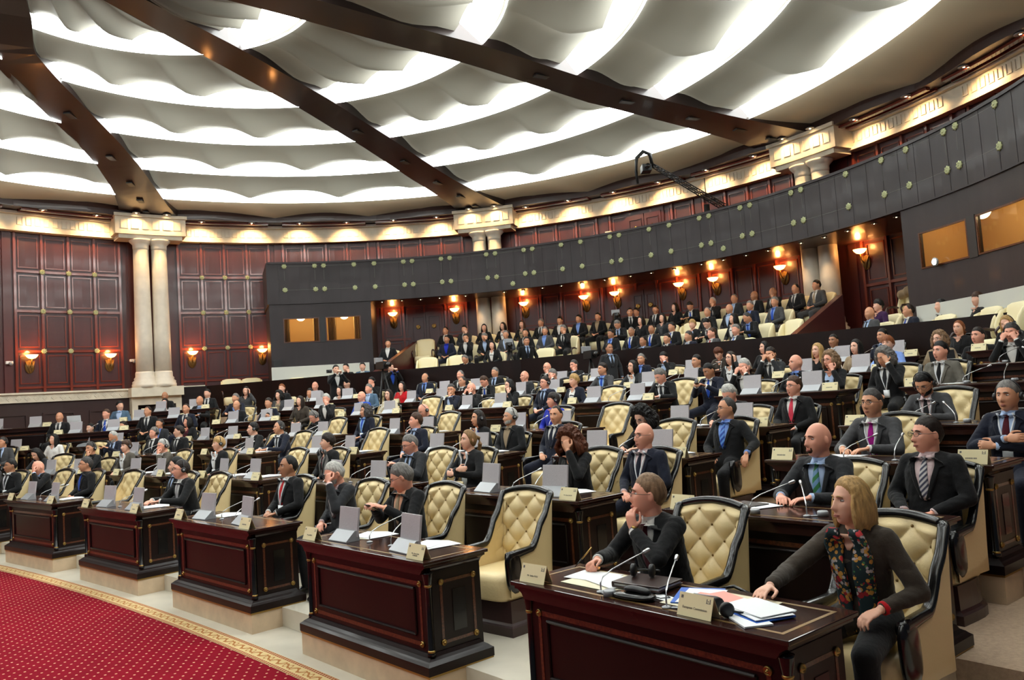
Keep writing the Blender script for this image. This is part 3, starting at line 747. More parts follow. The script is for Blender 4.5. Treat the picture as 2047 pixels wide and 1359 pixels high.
# ---------------------------------------------------------------- round wall with mahogany panels
GA = [(109.1, 120.65), (95.65, 107.2), (82.35, 94.2), (63.1, 74.65), (49.65, 61.2), (36.35, 48.2), (17.1, 28.65), (3.65, 15.2), (-9.65, 2.2), (127.6, 139.1), (141.1, 152.7), (154.4, 166.3)]
RW = 13.77
def arc_box(bm, a0, a1, r0, r1, z0, z1, n=None):
    n = n or max(1, int(abs(a1 - a0) / 1.5)); rows = []
    for k in range(n + 1):
        a = a0 + (a1 - a0) * k / n; rows.append([bm.verts.new(pol(r, a, z)) for r, z in ((r0, z0), (r1, z0), (r1, z1), (r0, z1))])
    for a, b in zip(rows, rows[1:]):
        for k in range(4): bm.faces.new((a[k], a[(k + 1) % 4], b[(k + 1) % 4], b[k]))
    bm.faces.new(rows[0][::-1]); bm.faces.new(rows[-1])
bm = bmesh.new(); arc_box(bm, -38, 192, RW, RW + .3, -.2, 8.4)
bmesh.ops.recalc_face_normals(bm, faces=bm.faces); wall = mesh_obj('wall_round', bm, 'wallwood', kind='structure')
bm = bmesh.new()
for g0, g1 in GA:
    w = (g1 - g0) / 4
    for k in range(5):
        a = g0 + w * k; arc_box(bm, a - .13, a + .13, RW - .07, RW + .02, 3.07, 7.60, 1)
    for z in (6.48, 5.36, 4.23): arc_box(bm, g0, g1, RW - .06, RW + .02, z - .035, z + .035)
    for z in (3.22,): arc_box(bm, g0, g1, RW - .05, RW + .02, z - .03, z + .03)
bmesh.ops.recalc_face_normals(bm, faces=bm.faces); mesh_obj('trim_1', bm, 'mullion', kind='structure')
bm = bmesh.new()
for g0, g1 in GA:
    w = (g1 - g0) / 4
    for k in range(4):
        for z0, z1 in ((3.32, 4.12), (4.34, 5.25), (5.47, 6.38), (6.58, 7.46)):
            a0, a1 = g0 + w * k + .38, g0 + w * (k + 1) - .38
            for q in ((a0, a1, z0, z0 + .03), (a0, a1, z1 - .03, z1), (a0, a0 + .12, z0, z1), (a1 - .12, a1, z0, z1)): arc_box(bm, q[0], q[1], RW - .025, RW + .01, q[2], q[3], 1)
bmesh.ops.recalc_face_normals(bm, faces=bm.faces); mesh_obj('trim_2', bm, 'mullion', kind='structure')
bm = bmesh.new()
for a in (107.9, 121.8, 95.0, 80.9, 126.2, 139.9, 75.9, 61.9, 48.9, 35.0, 29.9, 16.0): arc_box(bm, a - .45, a + .45, RW - .05, RW + .02, 3.07, 7.6, 1)
bmesh.ops.recalc_face_normals(bm, faces=bm.faces); mesh_obj('trim_3', bm, 'wallwood', kind='structure')
def star(bm, c, n, r=.10, d=.02, pts=8):
    n = n.normalized(); a, b = frame_of(n); rs = []
    for k in range(pts * 2):
        th = 2 * pi * k / (pts * 2); rr = r if k % 2 == 0 else r * .72; rs.append(a * (rr * cos(th)) + b * (rr * sin(th)))
    loft(bm, [[c + q for q in rs], [c + n * d * .6 + q * .95 for q in rs], [c + n * d + q * .55 for q in rs], [c + n * d * .6 + q * .42 for q in rs], [c + n * d * 1.2 + q * .2 for q in rs]])
rosm = bmesh.new(); star(rosm, Vector((0, 0, 0)), Vector((0, -1, 0)), .085, .03); ros_me = bm_me(rosm, 'rosette'); ros_me.materials.append(M['star'])
def on_wall(name, me, r, a, z, parent=None, mt=None):
    o = bpy.data.objects.new(name, me); C.objects.link(o); o.location = pol(r, a, z); o.rotation_euler = (0, 0, radians(a) - pi / 2)
    if parent: o.parent = parent
    if mt:
        o.material_slots[0].link = 'OBJECT'; o.material_slots[0].material = M[mt]
    return o
for g0, g1 in GA[:2] + GA[9:11]:
    for k in (1, 2, 3):
        for z in (6.48, 5.36, 4.23): on_wall('rosette', ros_me, RW - .07, g0 + (g1 - g0) / 4 * k, z, wall)
# ledge and carved marble band at the left, dark dado under it
bm = bmesh.new(); arc_box(bm, 118.1, 192, 13.35, RW, 2.80, 3.02); arc_box(bm, 118.1, 192, 13.28, RW, 3.02, 3.07)
bmesh.ops.recalc_face_normals(bm, faces=bm.faces); mesh_obj('trim_4', bm, 'marble', kind='structure')
bm = bmesh.new(); k = 0; a = 118.6
while a < 150:
    star(bm, pol(13.345, a, 2.91), Vector((-cos(radians(a)), -sin(radians(a)), 0)), .085, .012, 4); a += .95
mesh_obj('trim_5', bm, 'marble', kind='structure')
bm = bmesh.new(); arc_box(bm, 118.1, 192, 13.45, RW, .3, 2.80)
for a0, a1 in ((128.3, 131.8), (133.4, 136.9), (138.5, 142)):
    for q in ((a0, a1, 2.45, 2.50), (a0, a1, 1.9, 1.94), (a0, a0 + .2, 1.9, 2.5), (a1 - .2, a1, 1.9, 2.5)): arc_box(bm, q[0], q[1], 13.41, 13.46, q[2], q[3], 1)
bmesh.ops.recalc_face_normals(bm, faces=bm.faces); mesh_obj('trim_6', bm, 'darkwood', kind='structure')
bm = bmesh.new()
for q in ((121.2, 127.2, 2.56, 2.80), (121.2, 121.9, 1.7, 2.6), (126.5, 127.2, 1.7, 2.6)): arc_box(bm, q[0], q[1], 13.1, 13.46, q[2], q[3])
arc_box(bm, 121.0, 127.4, 12.9, 13.4, 2.80, 3.07)
bmesh.ops.recalc_face_normals(bm, faces=bm.faces); mesh_obj('trim_7', bm, 'marble', kind='structure')
# frieze
bm = bmesh.new(); arc_box(bm, -38, 192, 13.58, RW + .05, 7.58, 8.12); arc_box(bm, -38, 192, 13.50, 13.60, 7.58, 7.66); arc_box(bm, -38, 192, 13.45, 13.60, 8.04, 8.12)
for g0, g1 in GA:
    for k in range(12):
        a0 = g0 + (g1 - g0) * (k + .18) / 12; a1 = g0 + (g1 - g0) * (k + .82) / 12
        for q in ((a0, a1, 7.76, 7.78), (a0, a0 + .07, 7.76, 7.98), (a1 - .07, a1, 7.76, 7.98)): arc_box(bm, q[0], q[1], 13.555, 13.59, q[2], q[3], 1)
bmesh.ops.recalc_face_normals(bm, faces=bm.faces); mesh_obj('trim_8', bm, 'marble', kind='structure')
COLS = [124.35, 78.35, 32.35, -13.65, 170.35]
col_n = {124.35: 'left', 78.35: 'middle', 32.35: 'right'}
for ca in COLS:
    # capital block
    bm = bmesh.new()
    arc_box(bm, ca - 4.35, ca + 4.35, 12.92, 13.6, 7.62, 8.22, 4); arc_box(bm, ca - 4.5, ca + 4.5, 12.84, 13.6, 8.13, 8.22, 4); arc_box(bm, ca - 3.9, ca + 3.9, 12.98, 13.6, 7.50, 7.62, 4)
    for k in range(6):
        a0 = ca - 3.9 + 7.8 * (k + .15) / 6; a1 = ca - 3.9 + 7.8 * (k + .85) / 6
        for q in ((a0, a1, 7.78, 7.80), (a0, a0 + .07, 7.78, 8.04), (a1 - .07, a1, 7.78, 8.04)): arc_box(bm, q[0], q[1], 12.90, 12.93, q[2], q[3], 1)
    bmesh.ops.recalc_face_normals(bm, faces=bm.faces)
    mesh_obj('trim_9', bm, 'marble', kind='structure')
    if ca < 0 or ca > 140: continue
    zb = 3.07 if ca > 100 else 3.08
    for s, nm in ((1.1, 'left'), (-1.1, 'right')):
        r = thing('marble_column', 'pale marble column, %s one of the %s pair along the panelled wall' % (nm, col_n[ca]), 'column', pol(13.22, ca + s, zb), 0, None)
        bm = bmesh.new(); r0 = .235; lathe(bm, [(r0 + .13, 0), (r0 + .13, .10), (r0 + .11, .12), (r0 + .12, .17), (r0 + .06, .22), (r0 + .07, .27), (r0 + .03, .32), (r0 + .03, .42), (r0 + .015, .47)], 28); mobj('base', bm_me(bm, 'base'), 'marblecol', r)
        bm = bmesh.new(); H = 7.5 - zb; lathe(bm, [(r0 + .01, .45), (r0 + .005, 1.5), (r0 - .01, 2.8), (r0 - .02, H - .30)], 28); mobj('shaft', bm_me(bm, 'shaft'), 'marblecol', r)
        bm = bmesh.new(); lathe(bm, [(r0 - .02, H - .31), (r0 - .01, H - .24), (r0 - .01, H - .16), (r0 + .02, H - .12), (r0 + .09, H - .05), (r0 + .10, H)], 28); mobj('capital', bm_me(bm, 'capital'), 'marblecol', r)
# ---------------------------------------------------------------- balcony
RB = 11.7
B0, B1 = -30, 109.8
bm = bmesh.new(); arc_box(bm, -6, B1, RB, RB + .12, 5.33, 6.58); arc_box(bm, -6, B1, RB - .03, RB + .18, 6.56, 6.62)
for k in range(int(B1 + 6)):                                       # thin vertical seams
    a = B1 - 1.5 - k * 2.23
    if a > -4: arc_box(bm, a - .02, a + .02, RB - .006, RB + .01, 5.36, 6.55, 1)
bmesh.ops.recalc_face_normals(bm, faces=bm.faces); fascia = mesh_obj('wall_balcony', bm, 'fascia', kind='structure')
mb = bmesh.new(); star(mb, Vector((0, 0, 0)), Vector((0, -1, 0)), .09, .03); med_me = bm_me(mb, 'medallion'); med_me.materials.append(M['star'])
up = [107.42, 102.99, 101.67, 97.17, 94.14, 89.68, 88.35, 83.9, 82.55, 76.84, 75.46, 70.98, 69.62, 65.12, 62.07, 57.46, 56.03, 51.36, 48.26, 43.62, 42.16, 37.44, 35.98, 29.85, 28.4, 21.9, 16.83, 13.38, 8.16, 6.55, 1.18]
lo = up
for a in up: on_wall('medallion', med_me, RB, a, 6.49, fascia)
for a in lo: on_wall('medallion', med_me, RB, a, 5.76, fascia)
on_wall('medallion', med_me, RB, 73.0, 5.50, fascia); on_wall('medallion', med_me, RB, 40.4, 5.55, fascia)
bm = bmesh.new()
prs = [(107.42, 102.99), (101.67, 97.17), (94.14, 89.68), (88.35, 83.9), (82.55, 76.84), (75.46, 70.98), (69.62, 65.12), (62.07, 57.46), (56.03, 51.36), (48.26, 43.62), (42.16, 37.44), (35.98, 29.85), (28.4, 21.9), (16.83, 13.38), (13.38, 8.16), (6.55, 1.18)]
for a, b in prs:
    for z in (6.49, 5.76): arc_box(bm, b + .4, a - .4, RB - .003, RB + .002, z - .003, z + .003)
    for q in (a, b): arc_box(bm, q - .016, q + .016, RB - .003, RB + .002, 6.05, 6.37, 1)
mesh_obj('trim_10', bm, 'fasline', kind='structure')
bm = bmesh.new(); arc_box(bm, -30, B1, RB + .05, RW + .1, 5.33, 5.50)
bmesh.ops.recalc_face_normals(bm, faces=bm.faces); mesh_obj('floor_balcony', bm, 'darkwood', kind='structure')
bm = bmesh.new()      # right end of the balcony front turns back towards the wall
arc_box(bm, -6.1, -5.9, RB, RW, 5.33, 6.58, 1); arc_box(bm, B1 - .1, B1 + .2, RB, RW, 5.33, 6.60, 1)
bmesh.ops.recalc_face_normals(bm, faces=bm.faces); mesh_obj('wall_balcony_end', bm, 'fascia', kind='structure')
# translation booths under the balcony
def booth(a0, a1, wins, zf, nm, z0, z1, R0=11.74):
    bm = bmesh.new()
    arc_box(bm, a0, a1, R0, R0 + .1, zf, z0); arc_box(bm, a0, a1, R0, R0 + .1, z1, 5.33)
    e = [a0] + [x for w in wins for x in w] + [a1]
    for k in range(0, len(e), 2): arc_box(bm, e[k], e[k + 1], R0, R0 + .1, z0, z1)
    arc_box(bm, a0, a0 + .3, R0, RW, zf, 5.33, 1); arc_box(bm, a1 - .3, a1, R0, RW, zf, 5.33, 1)
    bmesh.ops.recalc_face_normals(bm, faces=bm.faces); mesh_obj('wall_' + nm, bm, 'fascia', kind='structure')
    bm = bmesh.new(); arc_box(bm, a0 + .4, a1 - .4, RW - .25, RW - .15, zf, 5.3); arc_box(bm, a0 + .4, a1 - .4, R0 + .12, RW - .2, zf, z0 - .25); arc_box(bm, a0 + .4, a1 - .4, R0 + .12, RW - .2, 5.25, 5.32)
    for x in (a0 + .31, a1 - .41): arc_box(bm, x, x + .1, R0 + .12, RW - .1, zf, 5.3, 1)
    bmesh.ops.recalc_face_normals(bm, faces=bm.faces); mesh_obj('wall_' + nm + '_inside', bm, 'boothwall', kind='structure')
    for n_, w in enumerate(wins):
        bm = bmesh.new(); arc_box(bm, w[0], w[1], R0 + .03, R0 + .045, z0, z1); bmesh.ops.recalc_face_normals(bm, faces=bm.faces); mesh_obj('window_1', bm, 'glass', kind='structure')
        bm = bmesh.new()
        for q in ((w[0], w[1], z0, z0 + .03), (w[0], w[1], z1 - .03, z1), (w[0], w[0] + .15, z0, z1), (w[1] - .15, w[1], z0, z1)): arc_box(bm, q[0], q[1], R0 - .015, R0 + .02, q[2], q[3], 2)
        mesh_obj('trim_11', bm, 'inlay', kind='structure')
        l = bpy.data.objects.new('booth_light', bpy.data.lights.new('booth_light', 'POINT')); C.objects.link(l); l.location = pol(R0 + .9, (w[0] + w[1]) / 2, 5.05); l.data.energy = 20; l.data.color = (1, .68, .32); l.data.shadow_soft_size = .15
booth(95.0, 109.8, [(96.6, 101.8), (102.7, 107.9)], 3.0, 'booth_left', 4.15, 4.90)
booth(-6, 15.2, [(-4.6, 5.5), (6.7, 13.1)], 3.0, 'booth_right', 4.06, 4.78)
for nm, a0, a1, z0, z1 in (('1', 101.85, 102.65, 4.13, 4.92), ('2', 5.55, 6.65, 4.04, 4.80)):
    bm = bmesh.new(); arc_box(bm, a0, a1, 11.72, 11.76, z0, z1, 1); bmesh.ops.recalc_face_normals(bm, faces=bm.faces); mesh_obj('trim_13', bm, 'blackmat', kind='structure')
# white low walls in front of the booths
bm = bmesh.new(); arc_box(bm, 95.6, 109.9, 11.5, 11.62, 2.0, 3.42); bmesh.ops.recalc_face_normals(bm, faces=bm.faces); mesh_obj('wall_low_left', bm, 'whitewall', kind='structure')
bm = bmesh.new(); arc_box(bm, -12, 13.0, 11.5, 11.62, 2.0, 3.33); bmesh.ops.recalc_face_normals(bm, faces=bm.faces); mesh_obj('wall_low_right', bm, 'whitewall', kind='structure')
# gallery tiers
for (a0, a1) in ((20.5, 60.4), (62.4, 94.6)):
    for k, (r0, r1, z) in enumerate(((9.0, 10.25, 2.045), (10.25, 11.2, 2.395), (11.2, 12.15, 2.745), (12.15, RW, 3.095))):
        bm = bmesh.new(); arc_box(bm, a0, a1, r0 if k or a0 > 60 else 9.3, r1, 1.4, z); bmesh.ops.recalc_face_normals(bm, faces=bm.faces); mesh_obj('floor_gallery', bm, 'beigecarpet', kind='structure')
bm = bmesh.new()
for k in range(7): arc_box(bm, 60.4, 62.4, 9.4 + .4 * k, 9.85 + .4 * k, 1.4, 2.045 + .15 * (k + 1), 2)
bmesh.ops.recalc_face_normals(bm, faces=bm.faces); mesh_obj('floor_gallery_steps', bm, 'carpet', kind='structure')
bm = bmesh.new(); arc_box(bm, 94.6, 112, 9.2, 11.5, 1.4, 2.045); arc_box(bm, 109.9, 118.2, 11.2, RW, 1.2, 2.045); arc_box(bm, -12, 20.5, 9.9, 11.5, 1.4, 2.045)
arc_box(bm, 15.3, 20.5, 11.3, RW, 2.0, 2.85); bmesh.ops.recalc_face_normals(bm, faces=bm.faces); mesh_obj('floor_gallery', bm, 'beigecarpet', kind='structure')
bm = bmesh.new()
for k in range(6): arc_box(bm, 15.9, 20.4, 10.3 + .3 * k, 10.62 + .3 * k, 1.6, 2.045 + .16 * (k + 1), 2)
bmesh.ops.recalc_face_normals(bm, faces=bm.faces); mesh_obj('floor_gallery_steps', bm, 'carpet', kind='structure')
# long dark parapet in front of the gallery
PAR = [(-13.6, 23.0, 3.03), (-9.4, 24.6, 3.03), (-7.0, 23.75, 3.03), (-4.0, 22.4, 3.035), (-2.7, 22.05, 3.03), (.19, 21.2, 3.055), (3.6, 18.7, 3.03), (5.3, 17.1, 2.99), (6.12, 15.95, 2.975), (7.5, 14.0, 2.94), (8.15, 12.8, 2.93), (8.9, 11.4, 2.92)]
bm = bmesh.new(); pts = [Vector(p) for p in PAR]; rows = []
for k, p in enumerate(pts):
    d = pts[min(k + 1, len(pts) - 1)] - pts[max(0, k - 1)]; n = Vector((-d.y, d.x, 0)).normalized()
    rows.append([bm.verts.new(q) for q in (Vector((p.x, p.y, .9)), p, p + n * .14, Vector((p.x, p.y, .9)) + n * .14)])
for a, b in zip(rows, rows[1:]):
    for k in range(4): bm.faces.new((a[k], a[(k + 1) % 4], b[(k + 1) % 4], b[k]))
bm.faces.new(rows[0]); bm.faces.new(rows[-1][::-1]); bmesh.ops.recalc_face_normals(bm, faces=bm.faces); mesh_obj('wall_parapet', bm, 'mahogany', kind='structure')
# sloping solid stair rails
def slab(name, p0, p1, z0a, z1a, z0b, z1b, th=.12, m='mahogany'):
    bm = bmesh.new(); p0, p1 = Vector((*p0, 0)), Vector((*p1, 0)); d = (p1 - p0).normalized(); n = Vector((-d.y, d.x, 0)) * th
    a = [Vector((p0.x, p0.y, z0a)), Vector((p0.x, p0.y, z1a)), Vector((p0.x, p0.y, z1a)) + n, Vector((p0.x, p0.y, z0a)) + n]; b = [Vector((p1.x, p1.y, z0b)), Vector((p1.x, p1.y, z1b)), Vector((p1.x, p1.y, z1b)) + n, Vector((p1.x, p1.y, z0b)) + n]
    loft(bm, [a, b]); bmesh.ops.recalc_face_normals(bm, faces=bm.faces); return mesh_obj(name, bm, m, kind='structure')
q0, q1 = pol(9.6, 93.4), pol(12.9, 89.1); slab('wall_stair_left', q0.xy, q1.xy, 1.8, 3.05, 2.8, 4.06, .14, 'wallwood')
q0, q1 = pol(10.0, 22.2), pol(12.3, 26.5); slab('wall_stair_right', q0.xy, q1.xy, 1.8, 3.02, 2.4, 3.95, .14, 'wallwood')
# doors
def door(a0, a1, z0, z1, r=RW - .08):
    bm = bmesh.new(); m_ = (a0 + a1) / 2
    arc_box(bm, a0 - .35, a1 + .35, r + .02, RW, z0, z1 + .12)
    for x0, x1 in ((a0, m_ - .05), (m_ + .05, a1)):
        arc_box(bm, x0, x1, r - .02, r + .03, z0, z1)
        for b0, b1 in ((z0 + .15, z0 + .8), (z0 + .95, z1 - .15)):
            for q in ((x0 + .3, x1 - .3, b0, b0 + .03), (x0 + .3, x1 - .3, b1 - .03, b1), (x0 + .3, x0 + .38, b0, b1), (x1 - .38, x1 - .3, b0, b1)): arc_box(bm, q[0], q[1], r - .05, r - .01, q[2], q[3], 1)
    bmesh.ops.recalc_face_normals(bm, faces=bm.faces); d = mesh_obj('door_1', bm, 'wallwood', kind='structure')
    for s in (-1, 1):
        bm = bmesh.new(); p = pol(r - .07, m_ + s * .25, z0 + 1.0); ell(bm, p, .03, .03, .03, None, 8); mobj('door_handle', bm_me(bm, 'door_handle'), 'gold', d)
        for z in (z0 + .5, z0 + 1.5): on_wall('rosette', ros_me, r - .05, (a0 + m_) / 2 if s < 0 else (a1 + m_) / 2, z, d, 'gold')
door(85.9, 90.3, 3.1, 5.1); door(54.0, 58.7, 5.5, 7.45)
door(55.4, 58.9, 3.1, 5.1)
# ---------------------------------------------------------------- wall lamps
def make_sconce():
    r = thing('wall_sconce', 'x', 'wall lamp', (0, 0, -50), 0, 'gilt shell wall lamps')
    bm = bmesh.new(); ell(bm, Vector((0, .0, -.26)), .125, .05, .19, None, 14)
    for k in range(7): a = radians(-60 + 20 * k); tube(bm, [(0, -.05, -.44), (sin(a) * .08, -.08, -.26), (sin(a) * .13, -.05, -.10)], [.010, .017, .012], 6)
    mobj('shell_bracket', bm_me(bm, 'shell_bracket'), 'golddim', r)
    bm = bmesh.new(); lathe(bm, [(.03, -.05), (.09, -.03), (.135, .015), (.16, .06), (.15, .06), (.08, .0), (.02, -.025)], 20, Vector((0, -.20, 0))); mobj('glass_bowl', bm_me(bm, 'glass_bowl'), 'sconceglass', r)
    bm = bmesh.new(); tube(bm, [(0, -.06, -.3), (0, -.17, -.2), (0, -.2, -.06)], .014, 6); mobj('arm', bm_me(bm, 'arm'), 'gold', r)
    return r
sc0 = make_sconce()
SC = [(137.73, 4.06), (129.07, 4.06), (119.34, 4.08), (110.51, 4.08), (92.64, 5.06), (83.89, 5.06), (74.0, 5.06), (65.39, 5.06), (61.02, 5.06), (52.05, 5.06), (47.36, 5.06), (38.48, 5.06), (28.38, 5.06)]
scl = ['leftmost of all the wall lamps', 'just left of the left pair of columns', 'just right of the left pair of columns', 'beside the left translation booth, above the white low wall', 'left of the double door under the balcony', 'right of the double door under the balcony',
       'first to the right of the middle columns', 'second to the right of the middle columns', 'third to the right of the middle columns', 'fourth to the right of the middle columns', 'fifth to the right of the middle columns', 'just left of the right pair of columns', 'rightmost, between the right columns and the right booth']
for k, (a, z) in enumerate(SC):
    o = sc0 if k == 0 else dup(sc0, (0, 0, 0), 0, '')
    o.location = pol(RW - .02, a, z); o.rotation_euler = (0, 0, radians(a) - pi / 2); o['label'] = 'lit gilt shell wall lamp, ' + scl[k]
    l = bpy.data.objects.new('sconce_light', bpy.data.lights.new('sconce_light', 'POINT')); C.objects.link(l); l.location = pol(RW - .26, a, z + .14); l.data.energy = SCONCE; l.data.color = (1, .42, .12); l.data.shadow_soft_size = .06
# ---------------------------------------------------------------- ceiling
def kc(k):
    kk = [-1, 0, 4, 5, 6, 7]
    x = float(np.interp(k, kk, [0, 0, -1.52, -2.8, -4.4, -4.6])); y = float(np.interp(k, kk, [0, 0, .71, .3, -.4, -.6]))
    return HC + Vector((x, y)), float(np.interp(k, kk, [15.6, 13.5, 5.1, 3.0, 1.1, .3]))
def zb(k): return 2.12 + 6.02 + .31 * min(k, 6)
EC = (-4.6, -.6)
def wl(a, r=13.9): return (r * cos(radians(a)), r * sin(radians(a)))
BEAM = {'A': [wl(124.35), (-7.48, 11.06), (-7.2, 9.98), (-6.95, 8.99), (-6.67, 7.45), (-6.54, 6.33), (-6.45, 5.04), (-6.32, 3.33), (-6.15, 2.07), EC],
        'B': [wl(78.35), (2.61, 12.81), (1.7, 11.11), (1.07, 9.97), (.11, 7.98), (-1.3, 5.31), (-2.35, 3.38), (-3.0, 2.25), EC],
        'C': [wl(32.35), (11.02, 7.6), (9.66, 6.92), (8.26, 6.3), (5.7, 5.16), (3.42, 3.8), (1.43, 2.71), (-.3, 1.66), EC]}
for b_, a_ in (('D', -13.65), ('Y', -59.65), ('X', -105.65), ('W', -151.65), ('Z', 170.35)): BEAM[b_] = [wl(a_), EC]
def beam_at(b, k):
    """point of beam b on ring k"""
    c0, r0 = kc(k); P = BEAM[b]
    for p, q in zip(P, P[1:]):
        p, q = HC + Vector(p), HC + Vector(q)
        d0, d1 = (p - c0).length - r0, (q - c0).length - r0
        if d0 >= 0 >= d1:
            lo_, hi_ = 0.0, 1.0
            for _ in range(30):
                m_ = (lo_ + hi_) / 2
                if (p.lerp(q, m_) - c0).length - r0 > 0: lo_ = m_
                else: hi_ = m_
            return p.lerp(q, lo_)
    return HC + Vector(P[0]) if (HC + Vector(P[0]) - c0).length < r0 else HC + Vector(P[-1])
def bw(k): return float(np.interp(k, [-.3, .1, .7, 1.3, 2.2, 5, 6], [.92, .84, .66, .56, .50, .44, .3]))
KM = 5.9
beamname = {}
for bi, b in enumerate('ZABCDYXW'):
    bm = bmesh.new(); rows = []; ks = [-.16 + (KM + .16) * j / 36 for j in range(37)]; prev = None
    for k in ks:
        p = beam_at(b, k); q = beam_at(b, k + .15); d = (q - p)
        if d.length < 1e-4: d = prev
        d = d.normalized(); prev = d; n = Vector((-d.y, d.x)); w = bw(k) / 1.0; z = zb(k)
        rows.append([bm.verts.new((p.x + n.x * s * w, p.y + n.y * s * w, zz)) for s, zz in ((-1, z), (1, z), (1, z + .55), (-1, z + .55))])
    for a_, b_ in zip(rows, rows[1:]):
        for k in range(4): bm.faces.new((a_[k], a_[(k + 1) % 4], b_[(k + 1) % 4], b_[k]))
    bm.faces.new(rows[0]); bm.faces.new(rows[-1][::-1]); bmesh.ops.recalc_face_normals(bm, faces=bm.faces)
    o = mesh_obj('ceiling', bm, 'beam', kind='structure')
    for k in (.35, .8, 1.4, 2.2, 3.2):
        p = beam_at(b, k); q = beam_at(b, k + .2); d = (q - p).normalized(); n = Vector((-d.y, d.x)); bm = bmesh.new()
        vs = [(p + d * x + n * y) for x, y in ((-.26, -.08), (.26, -.08), (.26, .08), (-.26, .08))]
        z = zb(k) - .012; loft(bm, [[Vector((v.x, v.y, z)) for v in vs], [Vector((v.x, v.y, z + .03)) for v in vs]]); mobj('vent', bm_me(bm, 'vent', False), 'blackmat', o)
def bay_pt(b0, b1, k, u):
    c0, r0 = kc(k); p, q = beam_at(b0, k), beam_at(b1, k)
    a0 = atan2(p.y - c0.y, p.x - c0.x); a1 = atan2(q.y - c0.y, q.x - c0.x)
    while a1 > a0: a1 -= 2 * pi
    while a1 < a0 - 2 * pi: a1 += 2 * pi
    off = bw(k) / max(r0, 1); a0 -= off * 1.0; a1 += off * 1.0
    a = a0 + (a1 - a0) * u; return Vector((c0.x + r0 * cos(a), c0.y + r0 * sin(a)))
bayname = {'ZA': 'far left bay', 'AB': 'bay between the left and middle beams', 'BC': 'bay between the middle and right beams', 'CD': 'bay right of the right beam', 'DY': 'bay right of the camera', 'YX': 'bay over the camera', 'XW': 'bay behind the camera', 'WZ': 'bay at the far left'}
ordn = ['outermost', 'second', 'third', 'fourth', 'fifth', 'sixth', 'seventh', 'eighth']
for b0, b1 in ('ZA', 'AB', 'BC', 'CD', 'DY', 'YX', 'XW', 'WZ'):
    for m_ in range(1, 7):
        k_in, k_out = m_, (m_ - .84 if m_ > 1 else -.10)
        bm = bmesh.new(); NU, NS = 54, 12; g = []
        for j in range(NS + 1):
            s = j / NS; k = k_in + (k_out - k_in) * s; row = []
            for i in range(NU + 1):
                u = i / NU; p = bay_pt(b0, b1, k, u); ph = (u * 3) % 1.0 if u < 1 else 0
                cusp = (1 - sin(pi * (u * 3 % 1))) ** 1.3 if u < 1 else 1
                arch = 1 - cusp
                env = s ** 1.2
                z = zb(k) + .03
                z += s ** 1.6 * (.02 + .20 * arch) - sin(pi * s) * (.10 + .17 * cusp) * min(1, min(u, 1 - u) / .05) + .10 * max(0, 1 - min(u, 1 - u) / .05) + .20 * sin(pi * min(1, s * 1.6)) * (1 - s)
                if m_ == 1: z = zb(k) + .03 + .12 * sin(pi * s) * (1 - cusp) - .04 * sin(pi * s) + .10 * s + .22 * s * max(0, 1 - min(u, 1 - u) / .13)
                row.append(bm.verts.new((p.x, p.y, z)))
            g.append(row)
        for a_, b_ in zip(g, g[1:]):
            for i in range(NU): bm.faces.new((a_[i], a_[i + 1], b_[i + 1], b_[i]))
        bmesh.ops.recalc_face_normals(bm, faces=bm.faces); mesh_obj('ceiling', bm, 'sail' if m_ > 1 else 'sailwarm', kind='structure', smooth=True)
        if m_ or True:
            # luminous cove between this sail and the next one outward
            ka, kb_ = m_ - .78, m_ - 1.03
            if m_ == 1: ka, kb_ = .12, -.12
            bm = bmesh.new(); rows = []
            for i in range(31):
                u = i / 30; rows.append([bm.verts.new((*bay_pt(b0, b1, kk, u), zb(kk) + dz)) for kk, dz in ((ka, .56 if m_ > 1 else .46), (kb_, .02 if m_ > 1 else .12))])
            rows2 = [[bm.verts.new(v.co + Vector((0, 0, .03))) for v in r_] for r_ in rows]
            for (a_, b_), (c_, d_) in zip(zip(rows, rows[1:]), zip(rows2, rows2[1:])):
                bm.faces.new((a_[0], a_[1], b_[1], b_[0])); bm.faces.new((c_[0], d_[0], d_[1], c_[1])); bm.faces.new((a_[0], b_[0], d_[0], c_[0])); bm.faces.new((a_[1], c_[1], d_[1], b_[1]))
            bmesh.ops.recalc_face_normals(bm, faces=bm.faces); o = mesh_obj('ceiling_light', bm, 'panel')
            tag(o, 'curved lit ceiling cove, %s from the wall, %s' % (ordn[m_ - 1], bayname[b0 + b1]), 'ceiling light', 'lit ceiling coves')
# closing shell over everything and dark soffit ring
bm = bmesh.new(); vs = [bm.verts.new(pol(14.2, a * 6, 10.6)) for a in range(60)]; bm.faces.new(vs); bmesh.ops.recalc_face_normals(bm, faces=bm.faces); mesh_obj('ceiling', bm, 'sail', kind='structure')
bm = bmesh.new(); rows = []
for j in range(116):
    a = -38 + 230 * j / 115; wv = .10 * abs(sin(radians(a * 7.8)))
    r0 = 12.92 + .10 * cos(radians((a - 124.35) * 360 / 46 * 3))
    rows.append([bm.verts.new(pol(r_, a, z)) for r_, z in ((r0, 8.14), (RW, 8.14), (RW, 9.6), (r0 + .2, 9.6), (r0, 8.30))])
for a_, b_ in zip(rows, rows[1:]):
    for k in range(5): bm.faces.new((a_[k], a_[(k + 1) % 5], b_[(k + 1) % 5], b_[k]))
bmesh.ops.recalc_face_normals(bm, faces=bm.faces); mesh_obj('ceiling', bm, 'darkwood', kind='structure')
bm = bmesh.new()
for g0, g1 in GA: arc_box(bm, g0, g1, 13.10, 13.22, 8.08, 8.15); arc_box(bm, g0, g1, 13.35, 13.42, 8.08, 8.15)
mesh_obj('trim_12', bm, 'mullion', kind='structure')
